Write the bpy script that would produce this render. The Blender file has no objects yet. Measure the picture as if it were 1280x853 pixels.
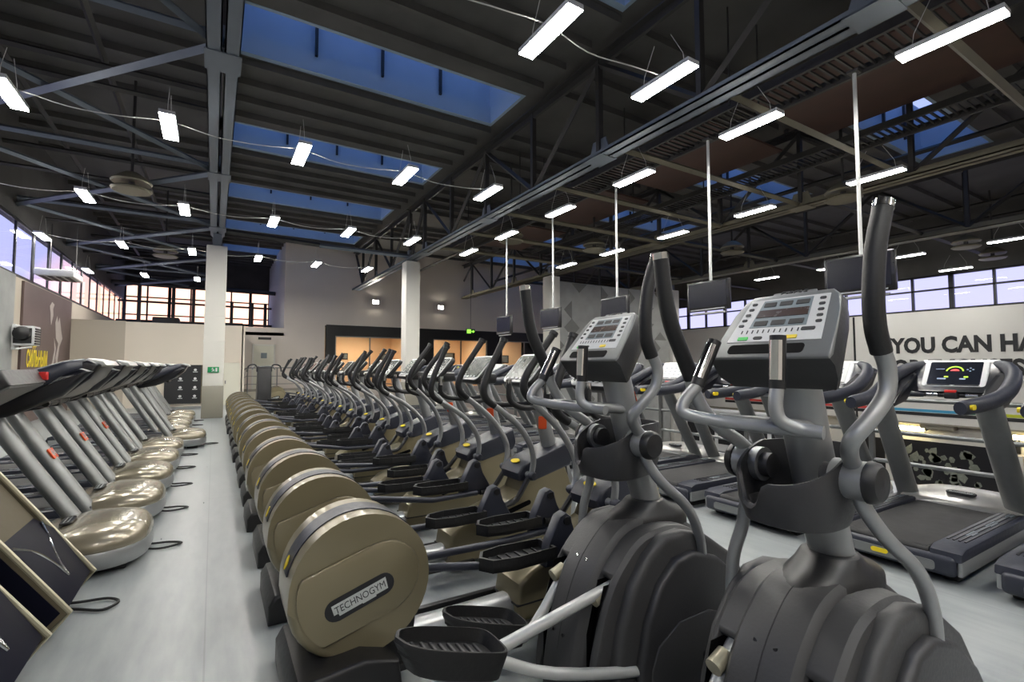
import bpy, bmesh, math, random
from mathutils import Vector, Matrix
random.seed(7)
C = bpy.context.scene.collection
PI = math.pi
R = math.radians

# ------------------------------------------------------------------ materials
def lin(c):
    c = c / 255
    return c / 12.92 if c <= .04045 else ((c + .055) / 1.055) ** 2.4
def col(r, g, b): return (lin(r), lin(g), lin(b), 1)
def mat(name, c, rough=.5, metal=0, nscale=0, namt=.15, bump=0, coat=0, emit=None, stretch=None, spec=None):
    m = bpy.data.materials.new(name); m.use_nodes = True
    nt = m.node_tree; b = nt.nodes['Principled BSDF']
    b.inputs['Base Color'].default_value = c
    b.inputs['Roughness'].default_value = rough
    b.inputs['Metallic'].default_value = metal
    if coat: b.inputs['Coat Weight'].default_value = coat; b.inputs['Coat Roughness'].default_value = .12
    if spec is not None: b.inputs['Specular IOR Level'].default_value = spec
    if emit:
        b.inputs['Emission Color'].default_value = emit[0]; b.inputs['Emission Strength'].default_value = emit[1]
    if nscale:
        tc = nt.nodes.new('ShaderNodeTexCoord'); mp = nt.nodes.new('ShaderNodeMapping')
        n = nt.nodes.new('ShaderNodeTexNoise'); n.inputs['Scale'].default_value = nscale; n.inputs['Detail'].default_value = 5
        nt.links.new(tc.outputs['Object'], mp.inputs['Vector']); nt.links.new(mp.outputs['Vector'], n.inputs['Vector'])
        if stretch: mp.inputs['Scale'].default_value = stretch
        mx = nt.nodes.new('ShaderNodeMix'); mx.data_type = 'RGBA'
        mx.inputs[6].default_value = tuple(v * (1 - namt) for v in c[:3]) + (1,)
        mx.inputs[7].default_value = tuple(min(1, v * (1 + namt)) for v in c[:3]) + (1,)
        nt.links.new(n.outputs['Fac'], mx.inputs[0]); nt.links.new(mx.outputs[2], b.inputs['Base Color'])
        mr = nt.nodes.new('ShaderNodeMapRange')
        mr.inputs['To Min'].default_value = max(.03, rough - .1); mr.inputs['To Max'].default_value = min(1, rough + .1)
        nt.links.new(n.outputs['Fac'], mr.inputs['Value']); nt.links.new(mr.outputs['Result'], b.inputs['Roughness'])
        if bump:
            bp = nt.nodes.new('ShaderNodeBump'); bp.inputs['Strength'].default_value = bump; bp.inputs['Distance'].default_value = .02
            nt.links.new(n.outputs['Fac'], bp.inputs['Height']); nt.links.new(bp.outputs['Normal'], b.inputs['Normal'])
    return m

M = {}
M['silver'] = mat('silver_paint', col(158, 160, 160), .36, .55, 30, .06)
M['silver_light'] = mat('light_grey_paint', col(182, 184, 182), .33, .3, 30, .05)
M['upright'] = mat('satin_grey_metal', col(130, 132, 131), .36, .4, 25, .08)
M['chrome'] = mat('chrome', col(215, 215, 213), .12, 1, 40, .03)
M['tan'] = mat('champagne_paint', col(131, 122, 97), .34, .4, coat=.35)
M['hood'] = mat('champagne_hood', col(142, 134, 116), .26, .45, coat=.4)
M['hoodgrey'] = mat('grey_hood', col(150, 149, 145), .32, .4, coat=.3)
M['brown'] = mat('brown_panel', col(92, 85, 70), .55, 0, 20, .08, spec=.12)
M['slabhood'] = mat('dark_navy_hood', col(19, 20, 32), .45, 0, spec=.06)
M['pale_edge'] = mat('pale_edge_trim', col(168, 162, 140), .35, .4, 30, .05)
M['black'] = mat('black_plastic', col(24, 24, 26), .42, 0, 40, .1)
M['navy'] = mat('blue_black_plastic', col(38, 41, 52), .42, 0, 40, .1)
M['gloss'] = mat('glossy_black', col(17, 18, 25), .3, 0, coat=.15)
M['rubber'] = mat('black_rubber', col(17, 17, 18), .62, 0, 60, .15, bump=.1)
M['grip'] = mat('foam_grip', col(20, 20, 21), .5, 0, 80, .1, bump=.08)
M['belt'] = mat('running_belt', col(38, 37, 37), .72, 0, 14, .3, bump=.05)
M['char'] = mat('charcoal_shroud', col(60, 60, 61), .47, .1, 90, .08, bump=.05)
M['char2'] = mat('charcoal_cover', col(52, 52, 54), .42, .1, 90, .08, bump=.05)
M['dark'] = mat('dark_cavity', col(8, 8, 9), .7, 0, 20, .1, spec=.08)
M['consgrey'] = mat('console_grey', col(118, 120, 120), .38, .3, 60, .05)
M['consface'] = mat('console_face', col(196, 198, 199), .4, 0, 40, .03)
M['consblue'] = mat('console_bluegrey', col(112, 124, 130), .4, 0, 40, .04)
M['consbrown'] = mat('display_brown', col(62, 44, 34), .25, 0, 40, .1)
M['white'] = mat('white_plastic', col(205, 206, 206), .38, 0, 40, .03)
M['yellow'] = mat('yellow_mark', col(232, 206, 30), .4, 0, 40, .03)
M['orange'] = mat('orange_sticker', col(224, 84, 34), .5, 0, 40, .04)
M['red'] = mat('red_plastic', col(205, 42, 36), .4, 0, 40, .04)
M['green'] = mat('green_label', col(40, 190, 70), .45, 0, 40, .04)
M['lcd'] = mat('lcd_grey', col(120, 126, 118), .25, 0, 12, .2)
M['lcdpale'] = mat('lcd_pale', col(176, 180, 178), .3, 0, 12, .12)
M['consoledisp'] = mat('console_display', col(66, 72, 63), .25, 0, 26, .45)
M['screen'] = mat('dark_screen', col(26, 29, 38), .12, 0, 8, .15, coat=.4)
M['tvscreen'] = mat('television_screen', col(13, 14, 20), .22, 0, 8, .1, spec=.25)
M['ink'] = mat('black_ink', col(26, 27, 30), .6, 0, 40, .05)
M['steel'] = mat('railing_steel', col(120, 122, 122), .32, .8, 30, .06)
M['pole'] = mat('white_pole', col(190, 192, 190), .35, .2, 30, .04)
M['wallgrey'] = mat('grey_beige_wall', col(214, 205, 195), .8, 0, 1.2, .05, bump=.02)
M['cream'] = mat('cream_wall', col(212, 203, 188), .8, 0, 1.2, .04)
M['beige'] = mat('beige_wall', col(176, 167, 152), .8, 0, 1.2, .04)
M['whitewall'] = mat('white_wall', col(205, 204, 200), .8, 0, .8, .03)
M['colwhite'] = mat('column_white', col(214, 212, 204), .7, 0, 2, .04)
M['colgrey'] = mat('column_grey', col(140, 136, 124), .6, 0, 3, .06)
M['concrete'] = mat('grey_concrete', col(150, 152, 150), .75, 0, 2.5, .25, bump=.08)
M['ceil'] = mat('ceiling_concrete', col(84, 83, 81), .9, 0, 1.6, .4, bump=.15)
M['steelblue'] = mat('blue_grey_steel', col(106, 114, 124), .55, .2, 3, .2)
M['steeldark'] = mat('dark_steel', col(56, 55, 55), .6, .2, 3, .25)
M['steelolive'] = mat('olive_steel', col(112, 108, 92), .6, .2, 3, .2)
M['rust'] = mat('rust_panel', col(74, 52, 46), .8, 0, 2.5, .4)
M['well'] = mat('skylight_dusk_tint', col(150, 170, 190), .8, 0, 2, .1)  # white well walls with the dusk sky's blue light put into their colour
M['frame'] = mat('window_frame_dark', col(28, 29, 33), .5, .2, 6, .1)
M['cablewhite'] = mat('white_cable', col(190, 190, 186), .5, 0, 40, .03)
M['door'] = mat('door_cream', col(214, 212, 196), .6, 0, 3, .03)
M['step'] = mat('step_concrete', col(160, 154, 138), .7, 0, 6, .1)
M['mural'] = mat('mural_print', col(98, 82, 78), .55, 0, 1, .1)
M['sketch'] = mat('mural_pale_ink', col(178, 168, 162), .6, 0, 20, .12)
M['warmwall'] = mat('studio_wall', col(236, 206, 170), .8, 0, 1.5, .04)
M['signgreen'] = mat('exit_sign_green', col(16, 136, 78), .4, 0, 40, .03)
M['tvframe'] = mat('television_frame', col(20, 20, 22), .3, 0, 40, .05, coat=.3)
M['led'] = mat('led_panel', col(255, 255, 250), .5, emit=((1, .97, .9, 1), 70))
M['spotlens'] = mat('floodlight_lens', col(255, 250, 240), .5, emit=((1, .93, .8, 1), 220))
M['wlamp'] = mat('wall_lamp_lens', col(255, 240, 200), .5, emit=((1, .8, .38, 1), 34))
M['studiolamp'] = mat('studio_lamp', col(255, 240, 210), .5, emit=((1, .82, .58, 1), 75))
M['exitlit'] = mat('lit_exit_sign', col(60, 190, 40), .5, emit=((.25, .9, .06, 1), 1.2))
M['gauge'] = mat('gauge_green', col(170, 220, 40), .4, emit=((.5, .85, .05, 1), .3))
M['gaugered'] = mat('gauge_red', col(220, 60, 60), .4, emit=((.9, .1, .1, 1), .25))
M['icon'] = mat('screen_icons', col(150, 165, 190), .4, emit=((.5, .6, .8, 1), .1))

def glassmat(name, tint, gl):
    m = bpy.data.materials.new(name); m.use_nodes = True; nt = m.node_tree
    nt.nodes.remove(nt.nodes['Principled BSDF']); o = nt.nodes['Material Output']
    t = nt.nodes.new('ShaderNodeBsdfTransparent'); t.inputs[0].default_value = tint
    g = nt.nodes.new('ShaderNodeBsdfGlossy'); g.inputs['Roughness'].default_value = .03
    fr = nt.nodes.new('ShaderNodeFresnel'); fr.inputs[0].default_value = gl; ge = nt.nodes.new('ShaderNodeNewGeometry'); mm = nt.nodes.new('ShaderNodeMath'); mm.operation = 'MULTIPLY'; iv = nt.nodes.new('ShaderNodeMath'); iv.operation = 'SUBTRACT'; iv.inputs[0].default_value = 1; nt.links.new(ge.outputs['Backfacing'], iv.inputs[1]); nt.links.new(fr.outputs[0], mm.inputs[0]); nt.links.new(iv.outputs[0], mm.inputs[1])
    mx = nt.nodes.new('ShaderNodeMixShader')
    nt.links.new(mm.outputs[0], mx.inputs[0]); nt.links.new(t.outputs[0], mx.inputs[1]); nt.links.new(g.outputs[0], mx.inputs[2])
    nt.links.new(mx.outputs[0], o.inputs[0]); return m
M['glass'] = glassmat('window_glass', (.93, .95, .97, 1), 1.35)
M['glassdark'] = glassmat('studio_glass', (.85, .85, .85, 1), 1.35)

# floor: pale grey poured floor with soft streaks and sheet seams
def floor_mat():
    m = mat('poured_floor', col(160, 164, 164), .34, 0)
    nt = m.node_tree; b = nt.nodes['Principled BSDF']; L = nt.links.new
    tc = nt.nodes.new('ShaderNodeTexCoord')
    def noise(sc, scale):
        mp = nt.nodes.new('ShaderNodeMapping'); mp.inputs['Scale'].default_value = sc
        n = nt.nodes.new('ShaderNodeTexNoise'); n.inputs['Scale'].default_value = scale; n.inputs['Detail'].default_value = 6
        L(tc.outputs['Object'], mp.inputs[0]); L(mp.outputs[0], n.inputs['Vector']); return n
    a = noise((1, .18, 1), 1.6); s = noise((3, .6, 1), 5)
    ad = nt.nodes.new('ShaderNodeMath'); ad.operation = 'MULTIPLY_ADD'; ad.inputs[1].default_value = .5
    h = nt.nodes.new('ShaderNodeMath'); h.operation = 'MULTIPLY'; h.inputs[1].default_value = .5
    L(s.outputs['Fac'], h.inputs[0]); L(a.outputs['Fac'], ad.inputs[0]); L(h.outputs[0], ad.inputs[2])
    rp = nt.nodes.new('ShaderNodeValToRGB'); rp.color_ramp.elements[0].position = .32; rp.color_ramp.elements[1].position = .68
    rp.color_ramp.elements[0].color = col(124, 130, 132); rp.color_ramp.elements[1].color = col(156, 160, 160)
    L(ad.outputs[0], rp.inputs[0])
    br = nt.nodes.new('ShaderNodeTexBrick'); br.inputs['Scale'].default_value = 1; br.inputs['Mortar Size'].default_value = .004
    br.inputs['Brick Width'].default_value = 12; br.inputs['Row Height'].default_value = 1.9
    br.inputs['Color1'].default_value = (1, 1, 1, 1); br.inputs['Color2'].default_value = (.97, .97, .97, 1); br.inputs['Mortar'].default_value = (.8, .8, .8, 1)
    mp = nt.nodes.new('ShaderNodeMapping'); mp.inputs['Rotation'].default_value = (0, 0, PI / 2)
    L(tc.outputs['Object'], mp.inputs[0]); L(mp.outputs[0], br.inputs['Vector'])
    mx = nt.nodes.new('ShaderNodeMix'); mx.data_type = 'RGBA'; mx.blend_type = 'MULTIPLY'; mx.inputs[0].default_value = 1
    L(rp.outputs[0], mx.inputs[6]); L(br.outputs['Color'], mx.inputs[7]); L(mx.outputs[2], b.inputs['Base Color'])
    mr = nt.nodes.new('ShaderNodeMapRange'); mr.inputs['To Min'].default_value = .22; mr.inputs['To Max'].default_value = .42
    L(s.outputs['Fac'], mr.inputs[0]); L(mr.outputs[0], b.inputs['Roughness'])
    return m
M['floor'] = floor_mat()

# ------------------------------------------------------------------ mesh builder
def catmull(pts, k):
    if k <= 1 or len(pts) < 3: return [Vector(p) for p in pts]
    P = [Vector(p) for p in pts]; out = []
    for i in range(len(P) - 1):
        a = P[i - 1] if i else P[0] * 2 - P[1]; b = P[i]; c = P[i + 1]
        d = P[i + 2] if i + 2 < len(P) else P[-1] * 2 - P[-2]
        for j in range(k):
            t = j / k
            out.append(.5 * ((2 * b) + (c - a) * t + (2 * a - 5 * b + 4 * c - d) * t * t + (3 * b - a - 3 * c + d) * t ** 3))
    out.append(P[-1]); return out

class MB:
    def __init__(s): s.bm = bmesh.new()
    def _add(s, tb, mx=None):
        if mx is not None: bmesh.ops.transform(tb, matrix=mx, verts=tb.verts)
        bmesh.ops.recalc_face_normals(tb, faces=tb.faces)
        me = bpy.data.meshes.new('t'); tb.to_mesh(me); tb.free(); s.bm.from_mesh(me); bpy.data.meshes.remove(me)
        return s
    def box(s, x0, x1, y0, y1, z0, z1, bev=0, seg=2, mx=None):
        tb = bmesh.new(); bmesh.ops.create_cube(tb, size=1)
        for v in tb.verts:
            v.co = Vector(((x0 + x1) / 2 + v.co.x * (x1 - x0), (y0 + y1) / 2 + v.co.y * (y1 - y0), (z0 + z1) / 2 + v.co.z * (z1 - z0)))
        if bev: bmesh.ops.bevel(tb, geom=tb.edges[:], offset=bev, segments=seg, affect='EDGES', profile=.5)
        return s._add(tb, mx)
    def prism(s, pts, a, b, axis='y', bev=0, seg=2, mx=None):
        """2D outline extruded from a to b: axis y -> outline is (x,z); z -> (x,y); x -> (y,z)"""
        tb = bmesh.new()
        def P(p, t): return {'y': (p[0], t, p[1]), 'z': (p[0], p[1], t), 'x': (t, p[0], p[1])}[axis]
        A = [tb.verts.new(P(p, a)) for p in pts]; B = [tb.verts.new(P(p, b)) for p in pts]
        n = len(pts); fa = tb.faces.new(A); fb = tb.faces.new(B[::-1])
        for i in range(n): tb.faces.new((A[i], B[i], B[(i + 1) % n], A[(i + 1) % n]))
        if bev:
            es = list(fa.edges) + list(fb.edges)
            bmesh.ops.bevel(tb, geom=es, offset=bev, segments=seg, affect='EDGES', profile=.5)
        return s._add(tb, mx)
    def tube(s, pts, r, n=10, k=1, caps=True, rb=None, up=None, mx=None):
        """tube along pts; r number or list; rb: second half-axis (across 'up')"""
        P = catmull(pts, k); N = len(P)
        if isinstance(r, (list, tuple)):
            rr = []
            for i in range(N):
                t = i / (N - 1) * (len(r) - 1); j = min(int(t), len(r) - 2); rr.append(r[j] + (r[j + 1] - r[j]) * (t - j))
        else: rr = [r] * N
        tb = bmesh.new(); rings = []; prev = None
        for i in range(N):
            d = (P[min(i + 1, N - 1)] - P[max(i - 1, 0)]).normalized()
            if up is not None: u = Vector(up)
            elif prev is None: u = Vector((0, 0, 1)) if abs(d.z) < .9 else Vector((0, 1, 0))
            else: u = prev
            u = (u - d * u.dot(d)).normalized(); w = d.cross(u); prev = u
            ring = []
            for j in range(n):
                a = 2 * PI * j / n
                ring.append(tb.verts.new(P[i] + u * math.cos(a) * rr[i] + w * math.sin(a) * (rr[i] * (rb if rb else 1))))
            rings.append(ring)
        for i in range(N - 1):
            for j in range(n): tb.faces.new((rings[i][j], rings[i][(j + 1) % n], rings[i + 1][(j + 1) % n], rings[i + 1][j]))
        if caps: tb.faces.new(rings[0][::-1]); tb.faces.new(rings[-1])
        return s._add(tb, mx)
    def cyl(s, a, b, r, n=16): return s.tube([a, b], r, n)
    def loft(s, rings, capa=True, capb=True, mx=None):
        tb = bmesh.new(); V = [[tb.verts.new(p) for p in r] for r in rings]; n = len(rings[0])
        for i in range(len(V) - 1):
            for j in range(n): tb.faces.new((V[i][j], V[i][(j + 1) % n], V[i + 1][(j + 1) % n], V[i + 1][j]))
        if capa: tb.faces.new(V[0][::-1])
        if capb: tb.faces.new(V[-1])
        return s._add(tb, mx)
    def lathe(s, prof, mx=None, n=20):
        return s.loft([[(r * math.cos(2 * PI * j / n), r * math.sin(2 * PI * j / n), z) for j in range(n)] for r, z in prof], mx=mx)
    def text(s, body, size, mx, ext=.0012, bold=0, align='CENTER', sx=1):
        cu = bpy.data.curves.new('t', 'FONT'); cu.body = body; cu.size = size; cu.align_x = align; cu.align_y = 'CENTER'
        cu.extrude = ext; cu.offset = bold; cu.resolution_u = 3
        o = bpy.data.objects.new('t', cu); C.objects.link(o)
        dg = bpy.context.evaluated_depsgraph_get(); dg.update()
        me = bpy.data.meshes.new_from_object(o.evaluated_get(dg))
        me.transform(mx @ Matrix.Diagonal((sx, 1, 1, 1)))
        s.bm.from_mesh(me); bpy.data.objects.remove(o); bpy.data.curves.remove(cu); bpy.data.meshes.remove(me)
        return s
    def build(s, name, m, parent=None, angle=38):
        me = bpy.data.meshes.new(name); s.bm.to_mesh(me); s.bm.free()
        me.materials.append(m if not isinstance(m, str) else M[m])
        me.polygons.foreach_set('use_smooth', [True] * len(me.polygons))
        me.set_sharp_from_angle(angle=R(angle))
        o = bpy.data.objects.new(name, me); C.objects.link(o)
        if parent is not None: o.parent = parent
        return o

def frame3(o, ex, ey):
    ex = Vector(ex).normalized(); ey = Vector(ey); ey = (ey - ex * ey.dot(ex)).normalized(); ez = ex.cross(ey)
    m = Matrix((ex, ey, ez)).transposed().to_4x4(); m.translation = Vector(o); return m
def tag(o, label=None, cat=None, group=None, kind=None):
    if label: o['label'] = label
    if cat: o['category'] = cat
    if group: o['group'] = group
    if kind: o['kind'] = kind
    return o
def thing(name, label, cat, loc=(0, 0, 0), rz=0, group=None):
    o = bpy.data.objects.new(name, None); C.objects.link(o); o.location = loc; o.rotation_euler = (0, 0, rz)
    return tag(o, label, cat, group)
def kids(o): return [c for c in o.children]
def dup(root, loc, rz=None, label=None, group=None):
    def cp(o, par):
        c = o.copy(); C.objects.link(c); c.parent = par
        for ch in kids(o): cp(ch, c)
        return c
    r = cp(root, None); r.location = loc
    if rz is not None: r.rotation_euler = (0, 0, rz)
    if label: r['label'] = label
    if group: r['group'] = group
    return r
def struct(name, mb, m): return tag(mb.build(name, m), kind='structure')
def arc(cx, cy, r, a0, a1, n, ry=None):
    return [(cx + r * math.cos(R(a0 + (a1 - a0) * i / n)), cy + (ry or r) * math.sin(R(a0 + (a1 - a0) * i / n))) for i in range(n + 1)]
def pill(cx, cy, L, h, ang, n=10):
    c, s = math.cos(R(ang)), math.sin(R(ang)); p = arc(L / 2 - h / 2, 0, h / 2, -90, 90, n) + arc(-L / 2 + h / 2, 0, h / 2, 90, 270, n)
    return [(cx + x * c - y * s, cy + x * s + y * c) for x, y in p]
def rrect(w, h, r, n=4, cx=0, cy=0):
    p = []
    for sx, sy, a in ((1, 1, 0), (-1, 1, 90), (-1, -1, 180), (1, -1, 270)):
        p += arc(cx + sx * (w / 2 - r), cy + sy * (h / 2 - r), r, a, a + 90, n)
    return p
ORD = 'zeroth first second third fourth fifth sixth seventh eighth ninth tenth eleventh twelfth thirteenth fourteenth fifteenth sixteenth seventeenth eighteenth'.split()

# ------------------------------------------------------------------ world and camera
def world():
    w = bpy.data.worlds.new('dusk_sky'); bpy.context.scene.world = w; w.use_nodes = True
    nt = w.node_tree; L = nt.links.new; bg = nt.nodes['Background']
    tc = nt.nodes.new('ShaderNodeTexCoord'); sp = nt.nodes.new('ShaderNodeSeparateXYZ'); L(tc.outputs['Generated'], sp.inputs[0])
    up = nt.nodes.new('ShaderNodeValToRGB'); e = up.color_ramp.elements
    e[0].position = .0; e[0].color = (.55, .5, .78, 1); e[1].position = .75; e[1].color = (.09, .26, .66, 1)
    x = e.new(.3); x.color = (.42, .45, .85, 1)
    L(sp.outputs['Z'], up.inputs[0])
    sy = nt.nodes.new('ShaderNodeMapRange'); sy.inputs['From Min'].default_value = .962; sy.inputs['From Max'].default_value = .984
    L(sp.outputs['Y'], sy.inputs[0])
    mx = nt.nodes.new('ShaderNodeMix'); mx.data_type = 'RGBA'; mx.inputs[7].default_value = (1.7, .85, .6, 1)
    L(sy.outputs[0], mx.inputs[0]); L(up.outputs[0], mx.inputs[6]); L(mx.outputs[2], bg.inputs['Color'])
    bg.inputs['Strength'].default_value = 1.0
world()
cd = bpy.data.cameras.new('camera'); cam = bpy.data.objects.new('camera', cd); C.objects.link(cam)
cd.sensor_width = 36; cd.lens = 613 / 1280 * 36; cd.clip_start = .05; cd.clip_end = 200
cam.location = (0, 0, 1.36); cam.rotation_euler = (R(93), 0, R(-31.3))
S = bpy.context.scene; S.camera = cam
S.view_settings.view_transform = 'Standard'; S.view_settings.look = 'None'; S.view_settings.gamma = 1
S.view_settings.use_curve_mapping = False; S.view_settings.exposure = 0.85
try:
    S.cycles.use_denoising = True; S.cycles.denoiser = 'OPENIMAGEDENOISE'; S.cycles.max_bounces = 6; S.cycles.sample_clamp_indirect = 6
    S.cycles.caustics_reflective = False; S.cycles.caustics_refractive = False
except Exception: pass

# ------------------------------------------------------------------ the hall
LW, RW, FWY, BK = -3.9, 22.6, 23.5, -7.0      # left wall, right wall, far wall, wall behind the camera
CZ, LOW = 7.0, -3.4
struct('floor', MB().box(LW, 6.95, BK, FWY + .2, -.35, 0), 'floor')
struct('floor_lower', MB().box(6.9, RW + 1, BK, 31, LOW - .3, LOW), mat('lower_floor', col(96, 92, 92), .35, 0, 1.5, .1))
struct('mezzanine_wall', MB().box(6.85, 6.95, BK, FWY, LOW, -.35), 'whitewall')
struct('floor_far', MB().box(LW, 2.6, FWY, 31, 2.7, 2.84), 'concrete')
# left wall: concrete pier, beige strip, mural bay, window band above
struct('wall_left', MB().box(LW - .25, LW, BK, 31, 0, 3.42), 'beige')
struct('concrete_wall', MB().box(LW, LW + .06, BK, 15.1, 0, 3.42), 'concrete')
struct('wall_left_upper', MB().box(LW - .25, LW, BK, 31, 4.75, CZ), 'ceil')
def window_band(name, axis, pos, a0, a1, z0, z1, step, rails=(), dep=.06):
    """glazed band on a wall; axis 'x' wall lies at x=pos and runs along y"""
    n = max(1, round((a1 - a0) / step)); fr = MB(); gl = MB()
    def bx(mb, p, q, zz0, zz1, t):
        if axis == 'x': mb.box(pos - t, pos + t, p, q, zz0, zz1)
        else: mb.box(p, q, pos - t, pos + t, zz0, zz1)
    bx(fr, a0, a1, z0, z0 + .07, dep); bx(fr, a0, a1, z1 - .07, z1, dep)
    for r_ in rails: bx(fr, a0, a1, r_ - .03, r_ + .03, dep)
    for i in range(n + 1):
        p = a0 + (a1 - a0) * i / n; wdt = .07 if i % 2 == 0 else .035
        bx(fr, p - wdt, p + wdt, z0, z1, dep)
    bx(gl, a0, a1, z0 + .02, z1 - .02, .006)
    f = struct(name, fr, 'frame'); g = gl.build('window_glass', 'glass', f); return f
window_band('window_1', 'x', LW - .03, BK, 31, 3.42, 4.75, 1.3, (), .02)
window_band('window_2', 'y', 30.95, LW, 2.6, 3.3, 5.6, .95, (4.0, 4.9))
window_band('window_3', 'x', RW + .1, BK, 30.9, 3.42, 4.75, 1.15, (4.2,))
struct('wall_far', MB().box(LW - .3, RW + 1, 31, 31.2, 2.6, 3.3).box(LW - .3, RW + 1, 31, 31.2, 5.6, CZ).box(2.6, RW + 1, 31, 31.2, LOW, 5.6), 'ceil')
for z_, y_, r_ in ((3.5, 28.5, .06), (4.45, 28.8, .05), (5.05, 27.0, .1)):
    tag(MB().cyl((LW + .02, y_, z_), (2.58, y_ + .3, z_), r_, 8).build('duct_beam', 'steeldark'), kind='structure')
for x_ in (-3.0, -1.7, -.9, .7, 1.6, 2.2): tag(MB().box(x_ - .07, x_ + .07, 28, 28.15, 2.84, 5.6 if x_ < 0 else 4.6).build('post_beam', 'steeldark'), kind='structure')
tag(MB().box(-2.4, -1.4, 27, 28, 2.84, 3.6, .05).box(.2, 1.2, 27.5, 28.4, 2.84, 3.5, .05).build('duct_beam', 'steeldark'), kind='structure')
# right wall with its ledge and recessed lower part
struct('wall_right', MB().box(RW, RW + .3, BK, 31, -.72, 3.42), 'whitewall')
struct('wall_right_upper', MB().box(RW, RW + .3, BK, 31, 4.75, CZ), 'ceil')
struct('wall_right_lower', MB().box(RW + .5, RW + .7, BK, 31, LOW, -.72), 'whitewall')
struct('trim_1', MB().box(RW + .0, RW + .5, BK, 31, -.78, -.721), 'colgrey')
struct('trim_2', MB().box(RW - .02, RW + .0, 9.9, 9.97, -.7, 3.4), 'frame')
struct('wall_rear', MB().box(LW - .3, RW + .8, BK - .2, BK, LOW, CZ), 'wallgrey')
# ceiling: concrete slabs with deep ribs, skylight wells in two bays
ce = MB(); OPEN = [(4.05 + 4.35 * k, 5.45 + 4.35 * k) for k in range(-2, 6)]
WELLS = [(.25, 5.35), (11.7, 16.5)]
for x0, x1 in ((LW - .3, .25), (5.35, 11.7), (16.5, RW + .5)): ce.box(x0, x1, BK, 31.2, CZ, CZ + .25)
for x0, x1 in WELLS:
    y = BK
    for a, b in OPEN + [(31.2, 31.2)]:
        if b < BK: continue
        if a > y: ce.box(x0, x1, y, a, CZ, CZ + .25)
        y = b
struct('ceiling', ce, 'ceil')
rb = MB(); y = BK + .3
while y < 31:
    for x0, x1 in ((LW, -.2), (.2, 5.45), (5.85, 11.1), (11.5, 16.8), (17.2, RW)):
        if not any(a - .02 < y < b + .02 for a, b in OPEN): rb.box(x0, x1, y - .05, y + .05, CZ - .13, CZ)
    y += .725
struct('trim_4', rb, 'ceil')
wl = MB(); wg = MB(); wb = MB()
for x0, x1 in WELLS:
    for a, b in OPEN:
        if b < 0: continue
        wl.box(x0 - .06, x0 + .012, a, b, CZ - .005, CZ + 1.5).box(x1 - .012, x1 + .06, a, b, CZ - .005, CZ + 1.5)
        wl.box(x0 - .06, x1 + .06, a - .06, a + .012, CZ - .005, CZ + 1.5).box(x0 - .06, x1 + .06, b - .012, b + .06, CZ - .005, CZ + 1.5).box(x0, x1, b - .06, b, CZ - .004, CZ + .38)
        wg.box(x0, x1, a, b, CZ + 1.48, CZ + 1.49)
        for i in range(1, 4): xx = x0 + (x1 - x0) * i / 4; wb.box(xx - .025, xx + .025, b - .12, b - .05, CZ + .3, CZ + 1.2)
struct('trim_5', wl, 'well'); struct('window_4', wg, 'glass'); struct('trim_6', wb, 'frame')

# ---- far end: cream partition, grey-beige wall, studio windows
PY = 20.3
struct('beige_wall', MB().box(LW, -2.5, PY, PY + .15, 0, 2.86), 'beige')
struct('cream_wall', MB().box(-2.5, .95, PY, PY + .15, 0, 2.84).box(.86, .95, PY, FWY, 0, 2.84), 'cream')
struct('trim_3', MB().box(-2.5, .95, PY - .015, PY, 2.42, 2.45).box(.9, .96, PY - .06, PY, .0, 2.84), 'cream')
W0 = MB(); W0.box(.95, 4.3, FWY, FWY + .2, 0, 3.05).box(2.6, 4.3, FWY, FWY + .2, 3.05, CZ).box(4.3, 17.5, FWY, FWY + .2, 3.25, CZ)
W0.box(4.3, 17.5, FWY, FWY + .2, LOW, .35).box(16.9, RW + .5, FWY, FWY + .2, LOW, 3.2)
struct('wall_back', W0, 'wallgrey')
struct('return_wall', MB().box(2.6, 2.75, FWY + .2, 31, 2.84, CZ), 'whitewall')
# black studio front with three glazed openings
BF = MB(); GW = [(4.75, 7.95), (9.55, 12.7), (13.6, 16.6)]
BF.box(4.35, 17.4, FWY - .06, FWY + .16, 2.78, 3.28)
xs = 4.35
for a, b in GW: BF.box(xs, a, FWY - .06, FWY + .16, .35, 2.78); xs = b
BF.box(xs, 17.4, FWY - .06, FWY + .16, .35, 2.78)
struct('studio_wall', BF, 'black')
for i, (a, b) in enumerate(GW):
    f = MB(); f.box(a, b, FWY - .03, FWY + .03, 2.73, 2.78).box(a, a + .05, FWY - .03, FWY + .03, .35, 2.75).box(b - .05, b, FWY - .03, FWY + .03, .35, 2.75)
    f.box((a + b) / 2 - .03, (a + b) / 2 + .03, FWY - .03, FWY + .03, .35, 2.75)
    fo = struct('window_%d' % (5 + i), f, 'steel'); MB().box(a, b, FWY + .0, FWY + .008, .35, 2.75).build('window_glass', 'glassdark', fo)
struct('studio_inner_wall', MB().box(4.3, 17.5, 27.6, 27.7, 0, 3.2).box(4.25, 4.35, FWY + .2, 27.6, 0, 3.2).box(8.7, 8.8, FWY + .2, 27.6, 0, 3.2).box(13.1, 13.2, FWY + .2, 27.6, 0, 3.2), 'warmwall')
struct('studio_floor', MB().box(4.3, 17.5, FWY + .2, 27.6, -.1, .0), mat('studio_floor', col(150, 110, 70), .4, 0, 3, .2))
struct('studio_ceiling', MB().box(4.3, 17.5, FWY + .2, 27.6, 3.2, 3.26), 'black')
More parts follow.
